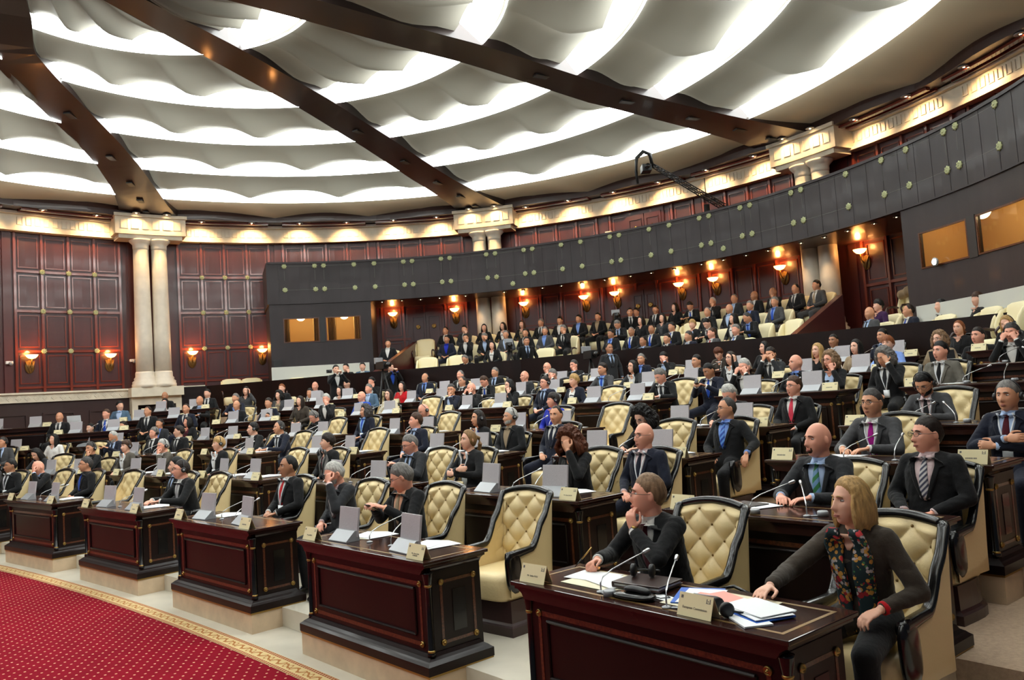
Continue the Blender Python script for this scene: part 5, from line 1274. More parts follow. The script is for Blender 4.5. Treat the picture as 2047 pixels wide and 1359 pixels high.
HALLDATA='''3 20.67 1.38 darkbrown short black white charcoal lap -20 tan lanyard M|stocky dark-haired man in black suit and white lanyard
3 20.02 1.38 black bob black green none lap 0 fair - F|dark-haired woman in black jacket over a green top
2 18.73 1.38 black long white white none lap -10 fair - F|dark-haired woman in a white blouse
1 17.01 1.12 black long charcoal black none write 0 fair - F|woman with long black hair bent over her papers
2 19.69 1.38 darkgrey short grey paleblue charcoal lap -20 tan glasses,phones M|man in grey-green jacket, glasses and headphones at frame edge
0 16.03 1.38 black short black white charcoal lap -20 olive lanyard M|dark-haired stubbled man in black suit with pale lanyard
0 14.71 1.20 bald none black paleblue burgundy nose 0 pink - M|bald man covering his mouth, wine-red tie
0 13.58 1.38 darkgrey short black black royal lap -15 tan glasses M|man in all-black shirt with bright blue tie
1 15.89 1.20 darkgrey short black black none chin 0 tan phones M|grey-haired man in headphones, chin on fist
1 15.23 1.38 brown fringe tweed white none lap 0 fair phones,lanyard F|short-haired woman in patterned grey jacket and lanyard
1 13.58 1.20 white short tweed white charcoal chin 0 pink phones M|white-haired man in brown tweed, cheek on his hand
2 17.15 1.12 white receding navy paleblue navy phone -20 tan glasses,beard M|white-haired bearded man holding a phone
3 19.36 1.38 black short black white charcoal lap -20 fair glasses,lanyard M|dark-haired man in glasses, black suit and lanyard
3 18.70 1.38 darkbrown short black white burgundy lap -10 tan - M|heavy dark-haired man in dark red tie
4 19.40 1.38 bald none black white charcoal lap 0 tan - M|bald man in black suit
4 18.74 1.38 brown short navy white royal lap -20 pink - M|brown-haired man with bright blue scarf
5 19.41 1.38 black full steel paleblue none lap 45 fair - M|black-haired man in slate jacket turned sideways
4 18.09 1.38 darkbrown receding black white charcoal lap -20 tan - M|balding man behind an open laptop
5 18.73 1.38 black long white red none lap 0 fair - F|dark-haired woman in a red scarf
2 16.49 1.38 grey full black white charcoal lap -20 pink glasses,phones M|grey-haired man in glasses and headphones
3 17.91 1.38 darkbrown cropped charcoal lightblue royal lap 0 tan phones M|balding man in headphones and light blue shirt
2 15.83 1.38 darkbrown full black white charcoal lap -45 fair - M|dark-haired man in black turned to his neighbour
0 10.41 1.38 black short black paleblue charcoal lap -30 fair - M|dark-haired man hidden behind his bespectacled neighbour
0 9.47 1.10 darkbrown short black white silver desk -10 pink glasses,phones M|stout man in glasses and white headphones, arms on desk
3 17.25 1.38 black bob black burgundy none lap -30 pink - F|dark-haired person looking away in black
1 12.11 1.38 blond fringe black white none lap -10 fair phones,lanyard F|woman with short platinum hair and white collar
0 7.35 1.38 black receding black white red lap -15 olive lanyard M|black-haired man in scarlet tie and white lanyard
0 5.86 1.20 white short charcoal palepink silver nose -10 pink glasses,beard M|white-bearded man in glasses pinching his nose
1 8.95 1.38 darkbrown fringe black burgundy none lap -30 fair scarf F|dark-haired woman wrapped in a striped grey shawl
2 12.12 1.10 darkgrey receding navy white charcoal desk -15 tan phones,lanyard M|moustached man in headphones with arms on desk
2 12.96 1.10 black short black white charcoal desk -25 fair phones M|young dark-haired man wearing a headset
3 15.07 1.38 darkbrown short black white charcoal lap -10 tan glasses,phones,lanyard M|dark-haired man in glasses, headphones and lanyard
3 13.08 1.12 grey short black black none write -10 pink glasses,phones M|grey-haired man in headphones looking down
4 17.43 1.38 darkbrown receding navy white navy lap 0 tan lanyard M|dark balding man in navy suit and lanyard
6 19.01 1.38 bald none black white charcoal lap 0 olive - M|bald dark-skinned man in black jacket
5 17.97 1.10 bald none black paleblue none desk -10 tan - M|bald man resting his arms on the desk
6 18.35 1.38 black short black white charcoal lap -10 fair - M|dark-haired man below the dark parapet
6 17.69 1.38 black long grey grey none ear 0 fair - F|dark-haired woman in grey with raised hand
5 17.31 1.10 grey short navy lightblue none desk -20 tan - M|grey-haired man in dark jacket and blue shirt
4 16.45 1.38 bald none black paleblue charcoal lap 0 tan phones,lanyard M|bald man in headphones and pale lanyard
4 15.79 1.38 darkbrown full navy white paleblue lap 0 tan lanyard M|dark-haired man in navy suit and blue tie
6 17.03 1.38 ginger short black white none lap 0 fair - M|red-haired figure behind a monitor
5 15.99 1.38 black short grey white charcoal lap 0 tan - M|dark-haired man in grey jacket
6 16.37 1.38 bald none silver white none lap 0 pink - M|bald man in a light grey jacket
5 16.65 1.38 black curly grey beige none lap -10 fair - F|woman with curly dark hair and grey top
4 15.10 1.38 darkbrown long brown brown none lap -20 fair - F|woman with long dark hair behind a monitor
4 14.34 1.20 white full black white none chin 20 pink - M|white-haired man leaning on his hand
5 15.33 1.38 black long white white none lap -10 fair - F|dark-haired woman in a white cardigan
6 15.71 1.38 darkbrown receding black white charcoal lap -10 fair - M|balding man with phone at his ear
6 15.05 1.20 black short black white none chin -10 pink phones M|dark-haired man resting his chin on his hand
5 14.67 1.38 grey short steel paleblue none lap -20 pink glasses M|grey-haired man in glasses behind a bald neighbour
4 13.68 1.38 bald none royal paleblue none lap -10 pink - M|bald man in a bright blue jacket
4 13.02 1.38 darkbrown long cream pink none lap 0 fair - F|long-haired woman in cream jacket and pink top
5 13.88 1.38 black bob red red none lap 0 fair - F|dark-haired woman in a red top
6 13.99 1.38 bald none navy lightblue navy lap -15 tan phones M|bald man in headphones and light blue shirt
6 13.17 1.38 grey receding black white charcoal lap -10 pink - M|grey-haired man beneath the parapet
5 12.36 1.38 darkgrey receding black white charcoal lap -10 tan - M|grey balding man with white shirt
4 11.17 1.20 darkgrey short navy paleblue none chin 25 tan - M|man in navy propping his head on one hand
4 10.51 1.12 bald none black white none both 0 pink glasses M|bald man in glasses with clasped hands at chin
5 11.43 1.12 brown short black white royal write -10 pink - M|brown-haired man in black looking down
6 12.33 1.38 grey short black paleblue navy lap -10 tan lanyard M|grey-haired man in dark suit and lanyard
4 9.64 1.20 black bob black black none chin -10 fair - F|dark-haired woman with fingers at her mouth
3 12.04 1.38 darkgrey curly navy lightblue royal lap -15 tan phones,lanyard,bluelan M|man with grey curls, headphones and bright blue lanyard
3 9.90 1.12 bald none black black none write -10 pink phones M|bald man in headphones bowed over his desk
2 8.84 1.38 brown full navy paleblue navy lap -35 pink - M|brown-haired bearded man in navy suit
2 7.44 1.38 darkbrown bob black blue none lap -20 tan phones,lanyard F|dark-haired woman in headphones and royal blue top
2 6.78 1.38 white full black beige none lap -15 tan phones,beard M|white-haired bearded man in headphones and tan scarf
1 6.62 1.12 grey cropped charcoal paleblue charcoal phone -20 pink glasses M|grey-haired man in glasses looking at his phone
1 5.88 1.38 dirtyblond pony black black none cross -10 fair lanyard F|woman with blond ponytail in black sweater
0 4.57 1.12 grey full black salmon beige phone -40 pink glasses M|grey-haired man in glasses and salmon shirt holding a phone
5 10.70 1.38 bald none charcoal white charcoal lap -15 pink - M|elderly bald man in dark suit
6 10.87 1.20 bald none black white none chin -10 pink glasses M|bald man in glasses with hand at chin
5 9.76 1.20 grey short black white none nose -10 pink - M|grey-haired man covering his mouth
6 10.21 1.20 darkgrey short black paleblue charcoal chin -15 pink - M|dark-grey-haired man with hand on his chin
4 8.98 1.38 darkbrown short navy paleblue navy lap -15 pink glasses,phones M|man in dark glasses peering over a monitor
4 8.32 1.38 blond fringe navy white none lap -10 fair - F|woman with short blond hair in navy jacket
5 8.52 1.10 darkbrown full grey lightblue royal desk -10 tan lanyard,bluelan M|dark-haired man in grey jacket and bright blue tie
5 7.86 1.10 black bob charcoal white none desk -10 fair glasses,lanyard F|dark-haired woman in glasses writing
6 8.80 1.38 grey short navy lightblue royal lap 10 tan phones M|grey-haired man in headphones behind a woman
6 8.12 1.20 black short black paleblue none nose 0 pink - M|young man in black covering his mouth
4 6.25 1.12 grey full black white charcoal write -15 pink lanyard M|grey-haired man in black suit reading papers
5 6.78 1.38 black short black white navy lap -10 tan lanyard M|black-haired man in dark suit with lanyard
3 7.36 1.38 darkbrown fringe blue blue none lap -30 pink phones F|short-haired woman in vivid blue jacket with headset
2 5.92 1.38 darkbrown receding navy white navy back 10 tan - M|heavy balding man in navy suit leaning back
1 3.91 1.20 auburn bigcurly black black none nose 10 tan - F|woman with big auburn curls, hand over her face
2 4.08 1.12 black bigcurly black black none write 0 fair glasses F|woman with long curly black hair reading
1 3.16 1.38 bald none navy palepink navy lap -10 pink glasses,lanyard M|bald man in dark-rimmed glasses and navy suit
4 5.45 1.12 black cropped navy white royal phone -15 olive - M|man in navy suit looking at his phone
6 6.89 1.12 auburn fringe brown brown none write 0 fair - F|red-haired woman half hidden by a monitor
5 6.12 1.38 darkbrown long black white none ear -20 fair glasses,lanyard F|long-haired woman in glasses touching her ear
6 6.23 1.38 black long black black none lap -30 fair - F|slender dark-haired woman in black
5 5.19 1.12 darkbrown short charcoal white charcoal both 0 tan - M|dark-haired man with both hands at his face
5 4.53 1.38 blond long black black none lap -20 fair - F|long-haired blond woman behind another blond woman
4 3.47 1.20 sandy curly black paleblue none chin -15 pink glasses F|blond woman in glasses resting cheek on fist
6 4.91 1.38 black cropped navy white charcoal lap -5 olive lanyard M|dark-skinned man in navy suit and lanyard
4 4.79 1.12 white full black white none both 0 pink - M|white-haired man rubbing his eyes
4 4.13 1.38 bald none black lightblue navy lap -25 pink - M|elderly bald man with closed eyes, light blue shirt
3 3.90 1.12 white full black black none write 0 pink - M|white-haired person bowed behind a monitor
3 3.24 1.38 brown full black white crimson lap -15 pink glasses M|man with floppy brown hair and crimson tie
2 3.24 1.38 darkgrey receding black lightblue tie_bluestripe hangarm -30 tan glasses M|stout man with blue striped tie, arm over chair
1 1.01 1.10 bald none charcoal paleblue tie_greenstripe desk -20 pink beard M|bald goateed man in charcoal suit and green striped tie
6 3.98 1.38 black short navy paleblue charcoal lap -10 tan - M|black-haired man sitting upright below the parapet
5 3.87 1.38 black long beige beige none lap -20 fair - F|woman with long black hair in beige
5 3.21 1.10 ginger fringe lightblue lightblue none desk 0 fair lanyard F|woman with short ginger hair in pale blue shirt
4 2.65 1.20 grey curly black white charcoal nose -10 tan glasses,phones,lanyard M|man with grey curls and glasses, hand on mouth
4 1.92 1.38 black full midgrey white black lap -20 pink lanyard M|black-haired man in light grey suit, headphones round neck
5 2.55 1.38 sandy curly beige beige none lap -20 fair glasses,phones F|blond woman in glasses, headphones and beige top
6 2.67 1.38 ginger pony black black none lap 0 fair - F|young woman with pulled-back red hair
5 1.89 1.38 darkbrown short black palepink burgundy lap -20 pink lanyard M|dark-haired man in black suit with striped lanyard
5 1.23 1.12 darkgrey full black white none both 0 pink phones M|grey-haired man with clasped hands before his mouth
6 1.62 1.20 blond long black black none nose 0 fair phones F|long-haired blond woman in headphones, hands at mouth
3 1.27 1.12 black short grey palepink charcoal write 0 tan glasses,phones,beard,lanyard M|bearded man in grey suit and headphones writing
2 1.24 1.10 darkgrey short grey white magenta desk -5 tan glasses,lanyard M|grey-haired man in grey suit and magenta tie
2 0.15 1.38 grey short navy paleblue burgundy cross -5 tan phones,lanyard M|grey-haired man in headphones with folded arms
1 0.32 1.38 darkbrown short black palepink tie_silverstripe lap -30 pink glasses M|young man in glasses with silver striped tie
0 0.10 1.20 blond bob brown black none reach -25 fair scarf,floral F|blond woman in brown jacket and floral scarf
0 1.40 1.02 sandy side black white burgundy thinker -45 pink glasses M|sandy-haired man in glasses, hand over mouth, pen ready'''
EMPTY=[(0, 12.2), (0, 3.37), (1, 17.36), (2, 17.89), (5, 19.33), (4, 18.48), (1, 10.02), (1, 13.29), (2, 15.51), (2, 12.22), (3, 16.06), (3, 13.15), (4, 17.88), (4, 17.25), (5, 17.91), (6, 17.74), (5, 16.79), (4, 15.68), (4, 14.73), (2, 10.0), (4, 12.02), (3, 9.92), (4, 10.56), (4, 9.61), (4, 7.61), (4, 6.23), (3, 6.26), (2, 4.15), (6, 10.17), (5, 7.97), (5, 7.26), (5, 7.42), (5, 5.93), (6, 6.17), (4, 3.59), (6, 4.71), (5, 4.08), (5, 2.9), (5, 1.79), (5, 1.49), (6, 1.59), (6, 2.47)]
GALPOS=[(0, 99.17), (1, 96.45), (2, 92.68), (3, 84.64), (2, 83.73), (2, 82.25), (2, 80.09), (3, 81.75), (3, 79.82), (3, 79.01), (3, 77.82), (2, 76.44), (0, 78.31), (1, 75.43), (2, 74.8), (3, 74.9), (3, 72.84), (2, 69.88), (3, 70.73), (3, 69.44), (3, 68.64), (2, 66.7), (3, 66.17), (3, 62.45), (1, 55.95), (2, 56.59), (1, 53.08), (2, 53.65), (0, 47.96), (1, 49.44), (3, 53.72), (2, 50.26), (3, 51.25), (1, 46.7), (0, 43.76), (1, 42.96), (0, 40.0), (1, 40.39), (2, 43.45), (0, 35.95), (3, 45.44), (3, 43.17), (1, 36.94), (2, 40.14), (0, 31.77), (3, 41.68), (3, 41.01), (2, 37.16), (1, 33.15), (3, 37.51), (2, 33.44), (3, 34.38), (0, 5.15), (0, 7.14), (0, 0.9), (0, -4.24), (0, -13.85)]
GALDATA='''black short black black none chin fair - M|black-clad man with hand at his mouth by the white low wall
black short steel white none lap fair - M|young man in steel-blue jacket beside the white low wall
darkbrown short black white none back tan - M|man in dark jacket and white tee slumped in armchair left of the door
black receding black white charcoal lap tan - M|balding man in black suit, leftmost of the topmost gallery row
black cropped navy blue none lap olive - M|man in navy jacket and bright blue shirt, left end of gallery
black short black white none chin tan - M|dark-haired man resting chin on both hands
grey short black paleblue none nose tan - M|grey-haired man with hand over his face
black short charcoal white charcoal chin fair - M|dark-haired man in charcoal suit touching his face
black long black white none lap fair - F|young woman in black jacket and white shirt
black bob black white none lap fair - F|dark-haired woman near the marble columns
brown long black beige none lap fair - F|brown-haired woman before the marble columns
grey short grey paleblue none lap tan - M|grey-haired man in pale grey jacket
grey receding black white none write tan - M|grey balding man reading a white sheet beside empty armchairs
black bob black white none lap fair - F|dark-haired woman in black sitting by the television camera
black short black white charcoal lap tan - M|dark-haired man beside the marble columns
grey short black white charcoal lap tan - M|grey-haired man in black suit and white shirt
black short black white none lap tan - M|dark-haired man half hidden by the standing operator
grey short grey lightblue none lap tan - M|grey-haired man in bright blue shirt beside the operator
black short black lightblue none lap tan - M|dark-haired man in black with pale blue shirt
black short black beige none lap tan - M|dark-haired man with light shirt in the upper gallery row
black long black white none lap fair - F|long-haired woman in a white shirt under a sconce
grey short black white charcoal chin tan - M|grey-haired man with a hand raised to his ear
black short black white red lap tan - M|dark-haired man with a red tie
black short black white charcoal lap tan - M|dark-haired man sunk in an armchair near the wall
black short black lightblue royal lap olive - M|dark-haired man with blue shirt at the left of the central seats
grey short black paleblue navy write tan - M|grey-haired man reading on his knees
grey receding black white royal lap olive - M|grey balding man with pale shirt and blue tie
black bob black black none lap fair - F|dark-haired woman in a shiny black jacket
black receding grey paleblue navy lap olive - M|balding man in grey behind the parapet
black receding black white royal lap olive - M|balding man in black suit and vivid blue tie
black bob black black none lap fair - F|dark-haired woman alone near the top row
black long charcoal grey none lap fair - F|long-haired woman in dark grey
black short black white royal write tan - M|dark-haired man reading in the topmost gallery row
black short black white royal lap tan - M|dark-haired man in black suit, centre of the middle row
darkbrown short black white charcoal lap tan - M|brown-haired man directly behind the parapet
blond fringe black paleblue none lap fair - F|blond woman in a turquoise neckerchief
darkgrey short navy white paleblue lap tan - M|dark-grey-haired man in navy with yellowish tie
black short black white burgundy write fair - M|dark-haired man bent over papers
grey receding black white navy lap tan - M|grey balding man in dark suit, second gallery row from the wall
brown short grey white red lap pink - M|brown-haired man in grey suit and red tie
white receding black white navy chin tan - M|white-haired man with a hand on his chin under a sconce
grey receding charcoal paleblue none lap tan - M|grey balding man in charcoal under a sconce
black bob black white none lap fair - F|dark-haired figure holding up a white sheet
bald none black paleblue none lap tan - M|bald man in black and pale blue
grey full black white tie_bluestripe lap pink glasses M|grey-haired man in glasses and black suit behind the parapet
bald none black white none lap olive - M|bald man in black in the topmost gallery row
bald none black white charcoal chin olive - M|bald man with raised hand in the topmost gallery row
grey short navy lightblue royal lap tan - M|grey-haired man in blue suit and blue tie
darkgrey receding black lightblue royal write tan - M|balding man in black and bright blue shirt
black receding black white charcoal lap tan - M|dark balding man in black near the right gallery stair
grey short grey lightblue royal lap tan - M|grey-haired man in light grey jacket and blue tie
black short grey white beige lap tan - M|dark-haired man in grey suit, topmost row by the right columns
black fringe purple purple none lap fair - F|dark-haired woman in a purple top
bald none grey paleblue charcoal lap tan - M|bald man in grey suit beside the red-carpeted stair
darkbrown receding navy white royal lap tan - M|balding man in navy on the cream sofa
black short black white charcoal lap fair - M|dark-haired man in black on the cream sofa
brown fringe black black none lap fair - F|brown-haired woman in a black dress against the white low wall'''
# ---------------------------------------------------------------- place desks, chairs, people
ROWNM = ['front row', 'second row', 'third row', 'fourth row', 'fifth row', 'sixth row', 'seventh row']
def heading(i, t):
    a, b = rp(i, t - .2), rp(i, t + .2); d = b - a; n = Vector((d.y, -d.x)); return atan2(n.y, n.x)
HALLT = [l for l in HALLDATA.strip().split('\n')]
PEOPLE = []
for l in HALLT:
    a, desc = l.split('|'); a = a.split(); i, t, dn = int(a[0]), float(a[1]), float(a[2]); PEOPLE.append((i, t, dn, a[3:], desc))
# desks
NB = [6, 6, 6, 7, 7, 7, 7]
count = 0; fd = {0: True, 5: True}
for i in range(7):
    for k in range(NB[i] + (1 if i in (3, 4, 5) else 0)):
        tc = .93 + 2.87 * k
        if k == 7: tc = 20.12
        p = rp(i, tc, 0, ROWZ[i])
        if (p.xy - HC).length > 12.6: continue
        rz = heading(i, tc) - pi / 2
        proto = desk5 if i == 4 else desk0; key = 5 if i == 4 else 0
        lab = 'dark mahogany desk with gilt rosettes, %s from the right in the %s' % (ORD[k + 1], ROWNM[i])
        if fd[key]: proto.location = p; proto.rotation_euler = (0, 0, rz); proto['label'] = lab; d = proto; fd[key] = False
        else: d = dup(proto, p, rz, lab, 'two-seat mahogany desks')
        R2 = Matrix.Rotation(rz, 4, 'Z')
        def at(x, y, z=DH + .0015): return p + (R2 @ Vector((x, y, z)))
        pos = '%s desk from right, %s' % (ORD[k + 1], ROWNM[i])
        # cards
        for s, sn in ((1, 'right'), (-1, 'left')):
            hero = i == 0 and k == 0
            x = s * .80 if not (i == 0 and k in (0,)) else (.42 if s > 0 else -.80)
            if i == 1 and k == 0 and s > 0: x = .55
            c_ = dup(plate0, at(x, .075), rz + .06 * random.uniform(-1, 1), 'yellow name card, %s half of %s' % (sn, pos), skip=('printed_name',) if (k == 0 and i < 2) or (i == 0 and k == 1) or (i == 1 and k == 1 and s > 0) else ())
            txt = {(0, 0, 1): 'European Commission', (0, 0, -1): 'Mr. Stefan FULE', (1, 0, 1): 'European Commission', (0, 1, 1): 'Mrs. Anne-Carla\nLORRAIN', (0, 1, -1): 'Mr. Jan BRIFFA', (1, 1, 1): 'Mr. Zoran KACIN'}.get((i, k, s))
            if (k == 0 and i < 2) or (i == 0 and k == 1) or (i == 1 and k == 1 and s > 0):
                me = text_mesh(txt or 'European Commission', .0165 if txt and 'Euro' in txt else .014); o = mobj('printed_name', me, 'ink', c_)
                o.rotation_euler = (atan2(.105, .038), 0, 0); o.location = (0, -.038 * (1 - .036 / .105) - .001, .036)
        occ = [q for q in PEOPLE if q[0] == i and abs(q[1] - tc) < 1.3]
        # monitors
        if k > 0:
            for s, sn in ((1, 'right'), (-1, 'left')):
                o_ = dup(monitor0, at(s * .46 + (.0), .20), rz + random.uniform(-.12, .12), 'grey monitor, %s half of %s' % (sn, pos))
        for s, sn in ((1, 'right'), (-1, 'left')):
            mx, my = (s * .16 if k else (.16 if s > 0 else -.28)), (.26 if k else .17)
            if i == 0 and k == 0: mx, my = (.20, .10) if s > 0 else (-.30, .13)
            if i < 5 or (p.xy).length < 19: dup(mic0, at(mx, my), rz + s * (.25 if k else .5) + random.uniform(-.3, .3), 'gooseneck microphone, %s half of %s' % (sn, pos), skip=('speaker_button',) if k else ())
        if i or k:
            for s, sn in ((1, 'right'), (-1, 'left')):
                if random.random() < .75:
                    dup(papers0, at(s * .44 + .02, .44 if k else .36), rz + random.uniform(-.3, .3), 'loose papers, %s half of %s' % (sn, pos), 'papers on the desks')
# people and their chairs
cnt = {}; first_c = {1: True, 0: True}
def put_chair(loc, rz, label, hi, sc=1.0):
    pr = chair_hi if hi else chair_lo
    if first_c[hi]: first_c[hi] = False; pr.location = loc; pr.rotation_euler = (0, 0, rz); pr['label'] = label; pr.scale = (sc,) * 3; return pr
    o = dup(pr, loc, rz, label, 'tufted cream armchairs behind the desks'); o.scale = (sc,) * 3; return o
CHAIRT = {(0, 0): 1.41}
for i in range(7):
    row = sorted([q for q in PEOPLE if q[0] == i], key=lambda q: q[1])
    emp = sorted([t for r_, t in EMPTY if r_ == i and all(abs(t - q[1]) > .60 for q in row)])
    seats = []
    for n_, (ii, t, dn, a, desc) in enumerate(row):
        h = heading(i, t); rz = h + pi / 2
        hair, style, suit, shirt, tie, kind, yaw, skin, ex, sex = a
        p = rp(i, t, dn, ROWZ[i]); dist = p.xy.length
        near = 2 if (i == 0 and t < 7.6) or (i == 1 and t < 4.5) or (i == 2 and t < 1.5) else (1 if dist < 20 else 0)
        yq = int(yaw)
        if near < 2: yq = int(round(yq / 15) * 15)
        lab = '%s, %s from right, %s' % (desc, ORD[n_ + 1], ROWNM[i])
        if ex == '-': ex = ''
        kk = kind if near == 2 or kind != 'ear' else 'ear'
        sc = 1.0
        person(p, rz, kk, yq, hair, style, suit, shirt, tie, skin, lab, ex, sex == 'F', near, 1.02 if near == 2 else 1.0)
        if kind == 'phone':
            ph = thing('mobile_phone', 'phone held by ' + ' '.join(desc.split()[:8]) + ', ' + ROWNM[i], 'phone', p + (Matrix.Rotation(rz, 4, 'Z') @ Vector((0, .425, .99))), rz)
            bm = bmesh.new(); box(bm, -.035, .035, -.065, .065, -.005, .005, bev=.003); bm.transform(Matrix.Rotation(.5, 4, 'X')); mobj('case', bm_me(bm, 'case', False), 'black', ph)
            bm = bmesh.new(); box(bm, -.031, .031, -.058, .058, .0051, .0058); bm.transform(Matrix.Rotation(.5, 4, 'X')); mobj('screen', bm_me(bm, 'screen', False), 'screenface', ph)
        seats.append((t, 'taken', n_, desc))
    for t in emp: seats.append((t, 'empty', 0, ''))
    seats.sort()
    ne = 0
    ts = [s[0] for s in seats]
    for n_, (t, st_, _, desc) in enumerate(seats):
        gap = min([abs(t - x) for x in ts if x != t] + [1.5]); sc = min(1.0, max(.84, gap / .74))
        p = rp(i, t, 1.27, ROWZ[i]); rz = heading(i, t) + pi / 2 + (random.uniform(-.12, .12) if st_ == 'empty' else 0)
        if st_ == 'empty': ne += 1; lab = 'empty tufted cream armchair, chair %s from the right in the %s' % (ORD[n_ + 1], ROWNM[i])
        else: lab = 'occupied tufted cream armchair, chair %s from the right in the %s' % (ORD[n_ + 1], ROWNM[i])
        put_chair(p, rz, lab, 1 if i < 3 and p.xy.length < 14 else 0, sc)
# ---- gallery
TR = [(9.85, 2.045), (10.7, 2.395), (11.65, 2.745), (12.6, 3.095)]
GX = {52: (7.42, 16.2, 2.22), 53: (7.05, 15.8, 2.045), 54: (7.82, 15.8, 2.045), 55: (8.1, 15.13, 2.045), 56: (8.2, 14.1, 2.045), 0: (*pol(10.9, 98.9).xy, 2.045), 1: (*pol(10.9, 96.4).xy, 2.045)}
gc_first = True
def short(t):
    w = t.split(); return ' '.join(w[:12])
def put_gchair(loc, rz, lab):
    global gc_first
    if gc_first: gc_first = False; gal_chair.location = loc; gal_chair.rotation_euler = (0, 0, rz); gal_chair['label'] = lab; gal_chair['group'] = 'cream armchairs of the gallery'; return gal_chair
    return dup(gal_chair, loc, rz, lab, 'cream armchairs of the gallery')
TN = ['first gallery row behind the parapet', 'second gallery row', 'third gallery row', 'topmost gallery row']
gl = [l.split('|') for l in GALDATA.strip().split('\n')]; occ = []
gt = sorted(range(len(gl)), key=lambda k: -GALPOS[k][1]); placed = {}
for k in gt:
    tr, ang = GALPOS[k]
    if k not in GX:
        for a2 in placed.get(tr, []):
            if abs(a2 - ang) * radians(1) * TR[tr][0] < .62: ang = a2 - math.degrees(.62 / TR[tr][0])
        placed.setdefault(tr, []).append(ang)
    hair, style, suit, shirt, tie, kind, skin, ex, sex = gl[k][0].split()
    if k in GX: x, y, z = GX[k]; p = Vector((x, y, z)); ang = math.degrees(atan2(y - HC.y, x - HC.x))
    else: p = pol(TR[tr][0], ang, TR[tr][1])
    rz = radians(ang) + pi / 2 - .12
    person(p, rz, kind, (-15, 0, 15)[k % 3], hair, style, suit, shirt, tie, skin, gl[k][1], '' if ex == '-' else ex, sex == 'F', 0)
    q = Vector((p.x, p.y, p.z)) + Vector((cos(rz + pi / 2), sin(rz + pi / 2), 0)) * -.02
    put_gchair(Vector((p.x + .06 * cos(radians(ang)) * 0, p.y, p.z)), rz, 'cream armchair under the ' + gl[k][1].split(' in ')[0].split(' with ')[0] if False else 'gallery armchair under ' + short(gl[k][1])); occ.append((p.x, p.y))
n_ = 0
cntr = {}
for tr, angs in ((0, (88.4, 85.9, 83.4, 80.9, 65.6, 63.3, 52.5, 38, 33.9, 50.2)), (1, (86.4, 84.0, 81.6, 79.2, 77.2, 67.6, 65.2, 57.6, 43.9 - 5.2, 30.6, 28.2)), (2, (72.2, 64.2, 58.6, 46.9, 42.0, 31.2)), (3, (66.8 - 2.3, 59.6, 56.6, 47.6, 36.2, 88.0))):
    for a in sorted(angs, reverse=True):
        p = pol(TR[tr][0], a, TR[tr][1])
        if any((p.x - x) ** 2 + (p.y - y) ** 2 < .36 for x, y in occ): continue
        occ.append((p.x, p.y)); cntr[tr] = cntr.get(tr, 0) + 1; n_ = cntr[tr]
        put_gchair(p, radians(a) + pi / 2 - .08, 'empty cream armchair, %s, %s empty seat from the left there' % (TN[tr], ORD[n_]))
for k, (r_, a, z, d) in enumerate(((12.6, 114.9, 2.17, 'left of the two half hidden by the parapet near the marble ledge'), (12.6, 112.3, 2.17, 'right of the two half hidden by the parapet near the marble ledge'), (11.1, 106.3, 2.045, 'first in front of the left white low wall'), (11.1, 103.6, 2.045, 'second in front of the left white low wall'), (11.1, 100.9, 2.045, 'third in front of the left white low wall'),
                              (12.4, 92.4, 2.745, 'beside the man slumped left of the double door'), (12.4, 17.0, 2.85, 'left of the two on the platform by the right stair'), (12.5, 19.4, 2.85, 'draped one of the two on the platform by the right stair'), (11.05, 8.3, 2.045, 'low one against the right white wall'), (11.05, 2.0, 2.045, 'rightmost one against the right white wall'), (11.05, -1.6, 2.045, 'last one at the right edge of the frame'))):
    put_gchair(pol(r_, a, z), radians(a) + pi / 2, 'empty cream armchair, ' + d)
# people standing: photographer, camera crews, guard
def std(px, py, z, rz, kind, a, lab, near=1): return person(Vector((px, py, z)), rz, kind, 0, *a, lab, '', False, near)
st = [((-4.83, 21.83), 1.56, pi + .5, 'shoot', ('black', 'short', 'black', 'white', 'none', 'fair'), 'photographer in black suit raising his camera at the parapet'),
      ((-3.38, 22.0), 1.52, pi + .6, 'shoot', ('black', 'short', 'black', 'royal', 'none', 'fair'), 'operator in black behind a video camera at the parapet'),
      ((2.27, 19.0), 1.50, pi + .35, 'stand', ('black', 'receding', 'charcoal', 'paleblue', 'charcoal', 'olive'), 'man in grey suit standing in front of the parapet'),
      ((.40, 22.7), 2.045, pi + .2, 'stand', ('black', 'short', 'black', 'paleblue', 'navy', 'tan'), 'operator in black suit standing by the gallery television camera'),
      ((3.50, 23.5), 2.745, pi - .1, 'stand', ('black', 'short', 'black', 'white', 'charcoal', 'tan'), 'man in black suit standing by the tripod camera')]
for (x, y), z, rz, kd, a, lab in st: std(x, y, z, rz, kd, a, lab)
